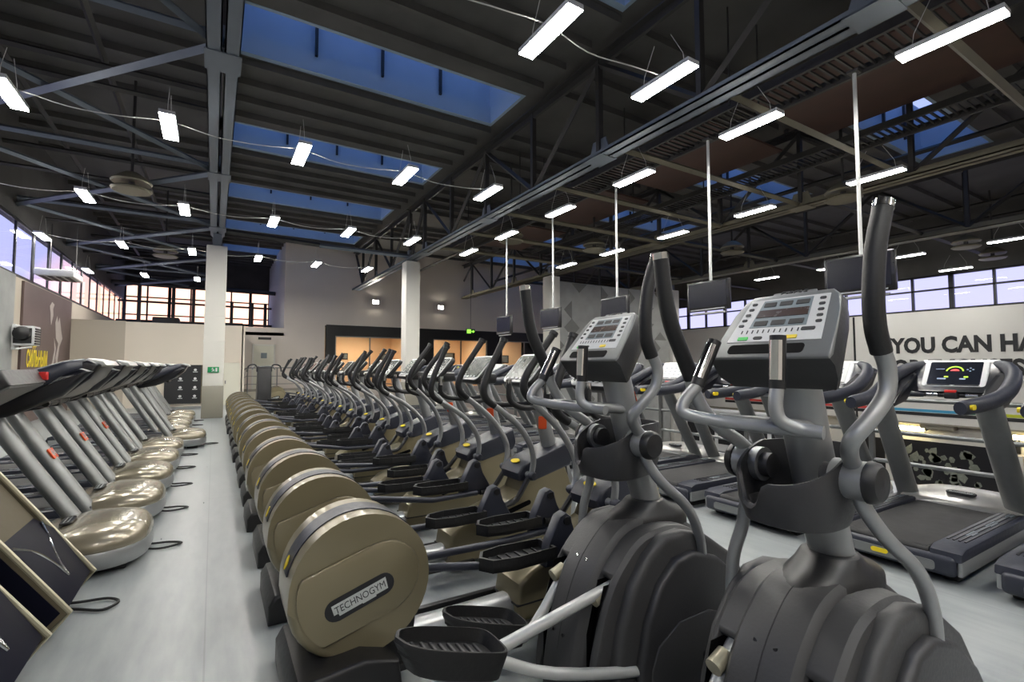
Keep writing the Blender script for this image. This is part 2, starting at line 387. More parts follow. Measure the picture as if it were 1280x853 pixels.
for i, x in enumerate((6.4, 11.0, 15.2)):
    t = thing('studio_ceiling_lamp', 'warm ceiling lamp glowing inside the ' + ('studio beside the white door wall', 'middle studio behind black front', 'studio behind the patterned wall')[i], 'lamp', (x, 25.8, 3.2), 0, 'studio lamps')
    MB().box(-.6, .6, -.15, .15, -.06, 0).build('lamp_housing', 'white', t); MB().box(-.57, .57, -.13, .13, -.07, -.055).build('diffuser', 'studiolamp', t)
k = 0
for x, w_, z0, z1, nm in ((6.1, .16, 1.75, 2.1, 'black'), (7.1, .16, 1.6, 1.95, 'yellow'), (8.2, .2, 1.75, 2.1, 'black'), (10.6, .3, 1.55, 1.95, 'black'), (12.2, .45, 1.6, 2.2, 'black'), (14.6, .3, 1.5, 1.95, 'black'), (16.2, .3, 1.6, 2.1, 'black')):
    k += 1
    b_ = thing('wall_board', '%s small board hung on the orange studio wall, %s from the white door' % ('yellow' if nm == 'yellow' else 'black', ORD[k]), 'board', (x, 27.6, z0), 0, 'boards on studio walls')
    MB().box(-w_, w_, -.05, 0, 0, z1 - z0, .01).build('panel', nm, b_); MB().box(-w_ * .7, w_ * .7, -.056, -.05, .05, z1 - z0 - .05).build('inset', 'consblue', b_)
# patterned concrete wall in the lower hall
PW = MB(); x0, x1 = 11.45, 17.9; PW.box(x0, x1, 15.5, 15.8, LOW, 4.75)
struct('concrete_wall', PW, 'concrete')
tl = MB(); rnd = random.Random(3); sz = .78
for i in range(int((x1 - x0) / sz)):
    for j in range(11):
        X, Z = x0 + i * sz, -3.2 + j * .72
        q = rnd.random()
        if q < .55:
            P4 = [(X, Z), (X + sz, Z), (X + sz, Z + .72), (X, Z + .72)]; cc = (X + sz / 2, Z + .36); a = rnd.randrange(4)
            tl.prism([P4[a], P4[(a + 1) % 4], cc], 15.485, 15.5, 'y')
struct('trim_7', tl, mat('darker_concrete', col(112, 113, 111), .8, 0, 3, .15))

# ---- columns
for i, (x, yv, h) in enumerate(((0, 15.5, 4.62), (5.65, 15.9, 4.9), (11.3, 15.6, 4.9), (18.2, 15.6, 4.9))):
    zb = 0 if i < 2 else LOW
    c = struct('column', MB().box(x - .24, x + .24, yv - .24, yv + .24, zb + .85, h, .015), 'colwhite')
    MB().box(x - .25, x + .25, yv - .25, yv + .25, zb, zb + .85, .012).build('column_base', 'colgrey', c)
    if i == 0: MB().box(x - .252, x + .252, yv - .252, yv + .252, 2.03, 2.06).box(x - .252, x + .252, yv - .252, yv + .252, 2.7, 2.72).build('column_band', 'colwhite', c)
    MB().box(x - .1, x + .1, yv - .1, yv + .1, h, 5.3).build('column_head', 'steelblue', c)

# ---- roof trusses: chords, verticals, diagonals
def truss(x, y0, y1, m, mlow, zb=4.95, zt=6.72, w=.17, bays=4.15, phase=0.0):
    t = thing('roof_beam', None, None); t['kind'] = 'structure'
    bc = MB()
    bc.box(x - w, x - .015, y0, y1, zb, zb + .025).box(x + .015, x + w, y0, y1, zb, zb + .025)
    bc.box(x - .03, x - .015, y0, y1, zb, zb + .17).box(x + .015, x + .03, y0, y1, zb, zb + .17)
    bc.box(x - w, x - w + .012, y0, y1, zb, zb + .07).box(x + w - .012, x + w, y0, y1, zb, zb + .07)
    bc.build('bottom_chord', mlow, t)
    tc_ = MB(); tc_.box(x - .14, x + .14, y0, y1, zt, zt + .03).box(x - .03, x + .03, y0, y1, zt - .12, zt); tc_.build('top_chord', m, t)
    y = y0 + phase; k = 0
    while y < y1 - .3:
        yn = min(y + bays / 2, y1)
        MB().box(x - .05, x + .05, y - .04, y + .04, zb + .1, zt).build('vertical_strut', m, t)
        d = MB()
        if k % 2 == 0: d.tube([(x, y, zt - .05), (x, yn, zb + .1)], .055, 4)
        else: d.tube([(x, y, zb + .1), (x, yn, zt - .05)], .055, 4)
        d.build('diagonal_strut', m, t)
        if k % 2 == 0:
            g = MB(); g.prism([(y - .28, zb + .02), (y + .28, zb + .02), (y + .16, zb + .36), (y - .16, zb + .36)], x - .012, x + .012, 'x')
            g.box(x - w - .02, x + w + .02, y - .22, y + .22, zb - .012, zb - .001).build('gusset_plate', mlow, t)
        y = yn; k += 1
    return t
truss(0, BK, 15.7, 'steeldark', 'steelblue', zb=4.97, phase=1.15)
truss(0, 15.7, 31, 'steeldark', 'steelblue', zb=5.0, w=.12)
truss(5.65, BK, 15.9, 'steeldark', 'steelblue', phase=.9)
truss(5.65, 16.0, FWY, 'steeldark', 'steelblue')
truss(11.3, BK, 31, 'steeldark', 'steelolive', phase=.5)
truss(17.0, BK, 31, 'steeldark', 'steelolive', phase=1.3)
# cross beams, plan bracing, hangers
def beam(name, pts, r, m):
    return struct(name, MB().tube(pts, r, 4, up=(0, 0, 1)), m)
for i in range(8):
    yv = .0 + 1.98 * i
    beam('cross_beam', [(5.8, yv, 5.02), (11.2, yv, 5.02)], .06, 'steelolive')
for x0, x1 in ((11.4, 16.9), (17.1, RW)):
    for i in range(5): beam('cross_beam', [(x0, 1.5 + 4.15 * i, 5.1), (x1, 1.5 + 4.15 * i, 5.1)], .06, 'steeldark')
for i in range(6):
    a = 2.1 + 4.35 * i
    beam('brace_beam', [(-.1, a, 5.05), (LW, a + 4.35, 5.05)], .06, 'steelblue')
    beam('brace_beam', [(LW, a, 5.1), (-.1, a + 4.35, 5.1)], .05, 'steelblue')
    beam('cross_beam', [(LW, a + 2.2, 5.28), (-.1, a + 2.2, 5.28)], .04, 'steeldark')
    beam('cross_beam', [(LW, a + .0, 5.2), (-.1, a + .0, 5.2)], .05, 'steelblue')
    beam('cross_beam', [(LW, a + 3.3, 6.1), (-.1, a + 3.3, 6.1)], .05, 'steeldark')
    beam('purlin_beam', [(-1.6, a, 6.2), (-1.6, a + 4.35, 6.2)], .05, 'steeldark')
    beam('purlin_beam', [(-2.9, a, 6.2), (-2.9, a + 4.35, 6.2)], .05, 'steeldark')
for x in (8.6, 13.2, 15.2, 19.0, 21.0):
    beam('purlin_beam', [(x, BK, 6.1), (x, 31, 6.1)], .06, 'steeldark')
    for i in range(7): beam('hanger_beam', [(x, -1 + 3.1 * i, 5.1), (x, -1 + 3.1 * i, 6.9)], .04, 'steeldark')
for i in range(5): beam('hanger_beam', [(6.5, 2.75 + 2.07 * i, 4.9), (6.5, 2.75 + 2.07 * i, 6.9)], .03, 'steeldark')
beam('lintel_beam', [(2.7, 15.9, 5.1), (5.6, 15.9, 5.1)], .07, 'steelblue')
beam('lintel_beam', [(.1, 15.6, 5.12), (2.7, 15.9, 5.12)], .07, 'steeldark')
# slatted catwalks and rusty ceiling panels
def catwalk(x, w, z, y0, y1, lab):
    t = thing('roof_catwalk', lab, 'catwalk', (x, 0, z), 0, 'slatted catwalks under the roof')
    MB().box(-w / 2, -w / 2 + .05, y0, y1, -.06, .06).box(w / 2 - .05, w / 2, y0, y1, -.06, .06).build('side_rail', 'steeldark', t)
    sl = MB(); y = y0
    while y < y1: sl.box(-w / 2, w / 2, y, y + .03, -.015, .015); y += .11
    sl.build('slat_deck', 'steeldark', t)
    y = y0 + .5
    while y < y1:
        for q in (-1, 1): MB().cyl((q * w / 2, y, 0), (q * w / 2, y, 6.9 - z), .015, 6).build('hanger_rod', 'steeldark', t)
        y += 3
catwalk(7.0, .75, 5.35, -2, 15, 'dark slatted catwalk hung beside the second long roof beam')
catwalk(10.3, .7, 5.6, -2, 15, 'dark slatted catwalk hung above the third long roof beam')
catwalk(-2.4, 1.5, 6.3, -1, 6, 'wide dark slatted platform hung in the upper corner over the brown machines')
for i in range(4):
    struct('panel_ceiling', MB().box(7.5, 9.8, 1.9 + 3.6 * i, 4.7 + 3.6 * i, 5.75, 5.79), 'rust')

# ---- ceiling lights
lp = thing('ceiling_light', '', 'ceiling light')
MB().box(-.09, .09, -.42, .42, 0, .055, .008).build('housing', 'white', lp)
MB().box(-.085, .085, -.412, .412, -.008, .002).build('diffuser', 'led', lp)
for q in (-1, 1): MB().tube([(0, q * .3, .05), (0, q * .28, .2), (0, q * .12, .5)], .004, 5).build('suspension_wire', 'cablewhite', lp)
rows = [3.75, 7.95, 12.05, 16.4, 21.5]; cols = [-3.72, -2.17, -.6, 1.06, 2.7, 4.3]
COLN = ['along the mural wall windows', 'over the mural-side treadmills', 'on the mural side of the first long beam', 'on the aisle side of the first long beam', 'midway between the two long beams', 'on the aisle side of the second long beam']
first = True
def place_light(x, y, lab):
    global first
    if first: lp.location = (x, y, 4.6); lp['label'] = lab; lp['group'] = 'LED strip lights under the roof'; first = False
    else: dup(lp, (x, y, 4.6), None, lab, 'LED strip lights under the roof')
for i, yv in enumerate(rows):
    for j, xv in enumerate(cols):
        if i == 0 and j < 3: continue
        if yv > 20 and j > 2: continue
        place_light(xv, yv, 'LED strip light %s, %s row back' % (COLN[j], ORD[i + 1]))
for i, yv in enumerate((1.75, 3.85, 6.0, 8.1, 10.3, 12.4)):
    place_light(6.1, yv, 'LED strip light on the railing side of the second long beam, %s from the front' % ORD[i + 1])
for i, yv in enumerate((3.8, 6.0, 8.14, 10.3, 12.4)):
    place_light(9.58, yv, 'LED strip light beside the third long beam, %s from the front' % ORD[i + 1])
for i, yv in enumerate((3.97, 6.15, 8.2, 10.42, 13)):
    place_light(17.3, yv, 'LED strip light beside the fourth long beam, %s from the front' % ORD[i + 1])
for i, yv in enumerate((6.15, 9)):
    place_light(21.0, yv, 'LED strip light close to the slogan wall windows, %s from the front' % ORD[i + 1])
for i, yv in enumerate((-1.0, -4.5)):
    for xv in (-2.17, .6, 3.2, 6.1, 13.4): dup(lp, (xv, yv, 4.6), None, 'LED strip light over the floor behind the camera', 'LED strip lights behind the camera')
# cables joining the lights
for i, yv in enumerate(rows[:4]):
    pts = []; xs = cols if i else cols[3:]
    for a, b in zip(xs[:-1], xs[1:]):
        pts += [(a, yv, 4.68), ((a * 2 + b) / 3, yv + .05, 4.62), ((a + b * 2) / 3, yv - .04, 4.6)]
    pts.append((xs[-1], yv, 4.68))
    tag(MB().tube(pts, .007, 5, 4).build('hanging_light_cable', 'cablewhite'), 'white cable strung along the %s row of strip lights' % ORD[i + 1], 'cable', 'cables between the strip lights')
# wall floodlights
for i, (x, z) in enumerate(((6.55, 4.45), (9.9, 4.4))):
    f = thing('wall_spotlight', 'small lit floodlight high on the grey wall, %s the second column' % ('on the door side of' if i == 0 else 'on the studio side of'), 'floodlight', (x, FWY, z), 0, 'floodlights on the far wall')
    MB().box(-.16, .16, -.16, -.08, -.1, .1, .015).build('housing', 'black', f); MB().box(-.13, .13, -.168, -.155, -.08, .08).build('lens', 'spotlens', f)
    MB().box(-.03, .03, -.09, 0, -.03, .03).build('bracket', 'black', f)
# two-tier round air diffusers
dm = [(-1.45, 11.8, 'hung over the mural-side treadmills, larger one'), (-1.36, 18.4, 'hung over the far end of the mural-side row'), (10.9, 4.9, 'hung beside the thin pole above the big console'), (9.45, 10.9, 'hung above the patterned concrete wall'), (6.85, 11.3, 'hung close to the second long beam'), (18.3, 5.1, 'hung in front of the slogan wall, by the fourth beam'), (20.9, 5.2, 'hung in front of the slogan wall, close to its windows'), (13.2, 9.0, 'hung deep between the third and fourth beams')]
d0 = None
for x, y, lab in dm:
    if d0 is None:
        d0 = thing('ceiling_air_diffuser', 'round two-tier metal air diffuser ' + lab, 'air diffuser', (x, y, 4.75), 0, 'round air diffusers')
        MB().lathe([(.03, .0), (.3, .0), (.335, .03), (.3, .06), (.05, .09)], n=28).build('lower_disc', 'steelolive', d0)
        MB().lathe([(.17, .18), (.31, .15), (.335, .18), (.25, .27), (.12, .36)], n=28).build('upper_ring', 'steelolive', d0)
        MB().cyl((0, 0, .08), (0, 0, .35), .05).tube([(0, 0, .35), (0, 0, 2.2)], .025, 8).build('stem', 'steeldark', d0)
    else: dup(d0, (x, y, 4.75), None, 'round two-tier metal air diffuser ' + lab)

# ---- televisions on poles, facing the treadmills
TVL = ['television directly behind the long black grip of the big trainer', 'television beside the big charcoal console, second of the row', 'television above the smaller charcoal console', 'television in front of the patterned wall edge column', 'television beside the green exit sign']
tv = None
for i in range(5):
    p = (6.5, 2.78 + 2.07 * i, 0); lab = 'black hanging ' + TVL[i]
    if tv is None:
        tv = thing('hanging_television', lab, 'television', p, 0, 'televisions hung on poles')
        MB().box(-.04, .03, -.37, .37, 2.22, 2.68, .012).build('cabinet', 'tvframe', tv)
        MB().box(-.044, -.039, -.335, .335, 2.28, 2.655).build('screen', 'tvscreen', tv)
        MB().box(-.046, -.038, -.3, .3, 2.235, 2.25).build('trim_strip', 'silver', tv)
        MB().cyl((.06, 0, 2.4), (.06, 0, 4.95), .022, 10).build('pole', 'pole', tv)
        MB().box(.03, .09, -.1, .1, 2.36, 2.56, .01).build('mount_plate', 'black', tv)
        MB().box(-.01, .02, -.3, .3, 2.17, 2.2, .004).build('shelf', 'silver', tv)
        MB().box(.0, .12, -.06, .06, 4.92, 4.95).build('ceiling_flange', 'steeldark', tv)
    else: dup(tv, p, None, lab)

# ---- writing and stripes on the right wall
XW = RW - .012
def right_text(body, size, y, z, name):
    # reads left to right for someone facing +x: local x -> -y
    return MB().text(body, size, frame3((XW, y, z), (0, -1, 0), (0, 0, 1)), .006, .032, 'LEFT', FX)
def text_width(b):
    q = MB().text(b, 1, Matrix()); xs_ = [v.co.x for v in q.bm.verts]; q.bm.free(); return max(xs_) - min(xs_)
FX = 3.95 / (.78 * text_width('YOU CAN HA'))
s_ = thing('wall_slogan', 'large black slogan lettering on the white slogan wall', 'lettering', (0, 0, 0))
right_text('\u201cYOU CAN HAVE RESULTS', .78, 8.9, 2.13, '').build('slogan_line', 'ink', s_)
right_text('OR EXCUSES, NOT BOTH\u201d', .78, 8.62, 1.30, '').build('slogan_line', 'ink', s_)
st = thing('wall_stripe', 'thin red, blue and green stripe along the white slogan wall', 'stripe', (0, 0, 0))
for a, b, cl in ((16, 8.9, (196, 60, 60)), (8.9, 6.4, (60, 150, 190)), (6.4, 5.6, (60, 110, 90)), (5.6, 4.9, (180, 190, 40)), (4.9, 0, (208, 92, 62))):
    MB().box(RW - .012, RW, b, a, -.32, -.22).build('stripe_band', mat('stripe', col(*cl), .5, 0, 20, .05), st)
MB().box(RW - .012, RW, 0, 16, -.46, -.34).build('stripe_band', 'ink', st)
for i, yv in enumerate((8.3, 4.9, 12.5)):
    w_ = thing('wall_lamp', 'warm yellow wall lamp under the ledge, ' + ('above the photo banner', 'behind the treadmill with the gauge screen', 'beyond the long black grip')[i], 'lamp', (RW + .3, yv, -1.04), 0, 'wall lamps under the ledge')
    MB().box(-.1, .2, -.52, .52, 0, .12, .01).build('housing', 'white', w_); MB().box(-.12, -.1, -.5, .5, -.02, .13).build('lens', 'wlamp', w_)
def poster(y0, y1, z0, z1, lab, bits):
    p = thing('wall_banner', lab, 'banner', (RW + .5, (y0 + y1) / 2, z0))
    w = (y0 - y1) / 2; MB().box(-.04, 0, -w, w, 0, z1 - z0).build('backing', 'gloss', p)
    rr = random.Random(int(y0 * 10)); g = MB()
    for _ in range(bits):
        yy = rr.uniform(-w * .6, w * .8); zz = rr.uniform(.25, z1 - z0 - .3); a = rr.uniform(.05, .22)
        g.prism([(yy + a * rr.uniform(.5, 1) * math.cos(2 * PI * k / 6), zz + a * rr.uniform(.5, 1.3) * math.sin(2 * PI * k / 6)) for k in range(6)], -.05, -.04, 'x')
    if bits: g.build('photo_print', 'lcd', p)
    return p
poster(10.4, 9.2, -3.25, -1.5, 'olive framed panel at one end of the lower wall', 0)
poster(8.9, 5.7, -3.25, -1.45, 'wide black photo banner on the lower wall behind the treadmills', 40)
poster(4.4, 2.0, -3.25, -1.6, 'black banner beyond the white lower column', 8)
poster(15.5, 11.6, -3.2, -1.2, 'black banner with white chevrons on the lower wall', 18)
tag(MB().box(RW + .42, RW + .5, 5.3, 5.9, -1.55, -1.0, .01).build('wall_box', 'ink'), 'small black box on lower wall beside a warm wall lamp', 'box')
tag(MB().box(RW + .1, RW + .5, 6.9, 7.9, -.95, -.8, .01).build('heater_bar', 'colgrey'), 'long grey heater bar hanging under the ledge', 'heater')
struct('lower_column', MB().box(RW + .2, RW + .5, 5.2, 5.55, LOW, -1.6), 'whitewall')
# white counter with dark niches in the lower hall
ct = thing('storage_cabinet', 'tall white cabinet with dark open niches in the lower hall', 'cabinet', (18.7, 12.9, LOW))
MB().box(-.3, .5, -2.6, 2.3, 0, 2.82, .02).box(-.34, .54, -2.65, 2.35, 2.82, 2.9, .01).build('body', 'white', ct)
for i in range(6):
    for z0, z1 in ((.3, 1.2), (1.5, 2.4)): MB().box(-.33, -.29, -2.45 + i * .78, -1.85 + i * .78, z0, z1, .004, 1).build('niche', 'ink', ct)
# floor-standing gear in the lower hall
for i, (x, y) in enumerate(((10.5, 3.6), (10.8, 5.4), (12.4, 7.6), (11.2, 9.4), (13.2, 5.0))):
    g = thing('cable_machine', 'dark weight machine on the lower floor, %s beyond the railing' % ORD[i + 1], 'weight machine', (x, y, LOW), 0, 'weight machines in the lower hall')
    MB().box(-.5, .5, -.45, -.39, 0, 2.1, .01).box(-.5, .5, .39, .45, 0, 2.1, .01).box(-.5, .5, -.45, .45, 2.04, 2.1, .01).box(-.5, -.44, -.45, .45, 0, .06).box(.44, .5, -.45, .45, 0, .06).build('frame', 'black', g)
    wt = MB()
    for q in range(10): wt.box(.1, .4, -.14, .14, .12 + q * .05, .165 + q * .05, .004)
    wt.build('weight_stack', 'ink', g)
    MB().box(-.45, -.1, -.16, .16, .42, .5, .03).box(-.1, -.02, -.16, .16, .55, 1.2, .03).build('seat_pad', 'rubber', g)
    MB().tube([(-.3, -.35, 1.9), (-.34, 0, 1.85), (-.3, .35, 1.9)], .016, 8, 4).build('pull_bar', 'chrome', g)
# steel railing at the edge of the raised floor
rl = thing('steel_railing', 'long steel guard railing behind the railing-side treadmills', 'railing', (6.75, 0, 0))
for z, nm in ((.98, 'top_rail'), (.6, 'middle_rail'), (.26, 'lower_rail')):
    MB().cyl((0, BK + .2, z), (0, 23, z), .024, 10).build(nm, 'steel', rl)
for i in range(15): MB().box(-.025, .025, -.42 + 1.62 * i - .025, -.42 + 1.62 * i + .025, 0, .98).build('post', 'steel', rl)

# ---- left wall mural, heater, air conditioner
mu = thing('wall_mural', 'dark printed mural with yellow lettering and pale figure on the window wall', 'mural', (LW, 0, 0))
MB().box(0, .05, 15.75, 20.28, 0, 3.38).build('print_panel', 'mural', mu)
def left_text(body, size, y, z, sx): # facing -x viewer: local x -> +y
    return MB().text(body, size, frame3((.056, y, z), (0, 1, 0), (0, 0, 1)), .002, .014, 'LEFT', sx)
for b_, sz, yv, z, wd in (('БУДЬ', .34, 16.32, 1.97, .55), ('СИЛЬНЫМ', .55, 16.12, 1.53, 1.7), ('БУДЬ', .42, 16.2, 1.05, 1.2)):
    left_text(b_, sz, yv, z, wd / (sz * text_width(b_))).build('lettering', 'yellow', mu)
def figp(pts, y, z, s): return [(y + a * s * 2.1, z + b * s * .9) for a, b in pts]
fg = MB()
fg.prism(figp([(.0, 1.0), (.12, 1.35), (.2, 1.0), (.32, 1.3), (.5, .6), (.62, .25), (.4, -.2), (.3, -.9), (.42, -1.6), (.3, -1.65), (.12, -.8), (.3, -.05), (.1, .2)], 18.5, 2.05, .62), .05, .056, 'x')
fg.prism(figp([(-.05, .2), (.02, -.4), (-.1, -1.0), (-.35, -1.6), (-.22, -1.6), (.04, -1.0), (.12, -.3)], 18.5, 2.05, .62), .05, .056, 'x')
fg.prism(figp([(-.4, 1.5), (-.5, 1.9), (-.3, 2.2), (-.08, 2.1), (-.2, 1.8), (-.15, 1.4), (-.3, .8), (-.36, 1.1)], 18.4, 2.15, .5), .05, .056, 'x')
fg.build('figure_sketch', 'sketch', mu)
ht = thing('fan_heater', 'grey wall-mounted fan heater with black grille in front of the mural', 'heater', (LW + .06, 14.9, 2.05))
MB().box(.05, .4, .0, .45, -.22, .22, .02).build('body', 'consface', ht)
gr = MB()
for i in range(7): gr.box(.395, .42, .03, .42, -.19 + i * .055, -.16 + i * .055)
gr.box(.06, .36, -.02, .01, -.17, .17); gr.build('grille', 'black', ht)
MB().lathe([(.02, 0), (.14, .0), (.16, .05), (.14, .12), (.04, .16)], frame3((.2, .02, .05), (1, 0, 0), (0, 0, 1))).build('fan_motor', 'black', ht)
MB().box(-.0, .06, .1, .4, -.31, .26).tube([(.0, .1, -.3), (.15, -.15, -.3), (.35, .05, -.25)], .018, 8, 4).build('bracket', 'white', ht)
ac = thing('air_conditioner', 'white box air conditioner hung under the mural wall windows', 'air conditioner', (-3.3, 16.6, 3.6))
MB().box(-.5, .25, -.5, .55, 0, .17, .04).build('casing', 'white', ac)
sl = MB()
for i in range(4): sl.box(-.42 + i * .16, -.33 + i * .16, -.4, .45, -.012, .002)
sl.build('louvre_slot', 'black', ac); 
for q in (-.3, .2): MB().cyl((q, 0, .17), (q, 0, 1.4), .012, 6).build('hanger_rod', 'steeldark', ac)

# ---- far-end doors, stairs, board, signs
dr = struct('door_1', MB().box(.32, .82, PY - .03, PY - .005, 0, 1.5), 'door'); MB().box(.28, .32, PY - .05, PY - .0, 0, 1.54).box(.82, .86, PY - .05, PY, 0, 1.54).box(.28, .86, PY - .05, PY, 1.5, 1.54).build('door_frame', 'cream', dr)
MB().box(.36, .39, PY - .07, PY - .03, .75, .87).build('door_handle', 'steel', dr)
dr = struct('door_2', MB().box(1.45, 2.2, FWY - .04, FWY - .005, .42, 2.25), 'door'); MB().box(1.38, 1.45, FWY - .06, FWY, .42, 2.32).box(2.2, 2.27, FWY - .06, FWY, .42, 2.32).box(1.38, 2.27, FWY - .06, FWY, 2.25, 2.32).build('door_frame', 'colwhite', dr)
MB().box(2.1, 2.14, FWY - .1, FWY - .04, 1.2, 1.34).build('door_handle', 'steel', dr)
tag(MB().box(1.72, 1.95, FWY - .05, FWY - .042, 1.72, 1.95).build('door_notice', 'consblue'), 'small grey printed notice stuck on the white far door', 'notice')
tag(MB().box(1.6, 2.1, FWY - .05, FWY, 2.52, 2.62).build('door_sign', 'black'), 'narrow black sign above the white far door', 'sign')
stp = MB().box(1.0, 5.2, 21.2, FWY, 0, .42)
for i in range(3): stp.box(.38 + .2 * i, 1.0, 20.9 - .0, 21.2 + .0, 0, .14 * (i + 1)); 
stp.box(1.0, 5.2, 20.9, 21.2, 0, .42); struct('platform_floor', stp, 'step')
rg = thing('stair_railing', 'thin steel stair railing in front of the white far door', 'railing', (0, 20.85, 0))
MB().tube([(.45, 0, .75), (1.05, 0, 1.3), (1.15, 0, 1.32), (5.2, 0, 1.32)], .022, 8).build('handrail', 'steel', rg)
MB().tube([(.5, 0, .5), (1.05, 0, 1.0), (5.2, 0, 1.0)], .01, 6).tube([(.5, 0, .3), (1.05, 0, .7), (5.2, 0, .7)], .01, 6).build('guard_wire', 'steel', rg)
for x, z in ((.5, .14), (1.1, .42), (2.1, .42), (3.1, .42), (4.1, .42), (5.1, .42)): MB().cyl((x, 0, z - .4 if x < 1 else 0), (x, 0, .8 if x < 1 else 1.32), .02, 8).build('baluster', 'steel', rg)
bd = thing('notice_board', 'black board with small white icons against the cream partition', 'board', (0, PY, 0))
MB().box(-1.4, -.36, -.08, -.005, .1, 1.42).build('panel', 'ink', bd); MB().box(-.36, -.3, -.09, -.005, .1, 1.42).build('side_edge', 'brown', bd)
ic = MB()
for i in range(2):
    for j in range(4): X = -.95 + i * .42; Z = .3 + j * .3; ic.prism(arc(X, Z + .05, .045, 0, 360, 8)[:-1], -.09, -.08).box(X - .07, X + .07, -.09, -.08, Z - .03, Z - .01)
ic.build('white_icons', 'white', bd)
ex = thing('exit_sign', 'green running-man exit sign on the white column', 'sign', (0, 15.25, 1.28))
MB().box(-.13, .13, -.02, .0, -.075, .075, .006).build('panel', 'signgreen', ex)
MB().prism(arc(-.02, .04, .014, 0, 360, 10)[:-1], -.024, -.019).tube([(-.02, -.022, .02), (.0, -.022, -.02), (.03, -.022, -.04)], .009, 6).tube([(.0, -.022, -.02), (-.04, -.022, -.05)], .009, 6).tube([(-.05, -.022, .01), (-.01, -.022, .012), (.03, -.022, -.005)], .007, 6).box(.05, .09, -.024, -.019, -.05, .05).build('pictogram', 'white', ex)
e2 = thing('exit_sign', 'small lit green exit sign hanging before the black studio front', 'sign', (10.2, 20.5, 3.0))
MB().box(-.22, .22, -.04, .04, -.12, .12, .01).build('panel', 'ink', e2); MB().box(-.2, .0, -.046, -.04, -.09, .09).box(.03, .12, -.046, -.04, -.02, .02).prism([(.1, -.07), (.2, 0), (.1, .07)], -.046, -.04).build('lit_pictogram', 'exitlit', e2)
MB().cyl((0, 0, .1), (0, 0, 3.9), .01, 6).build('hanger_rod', 'steeldark', e2)
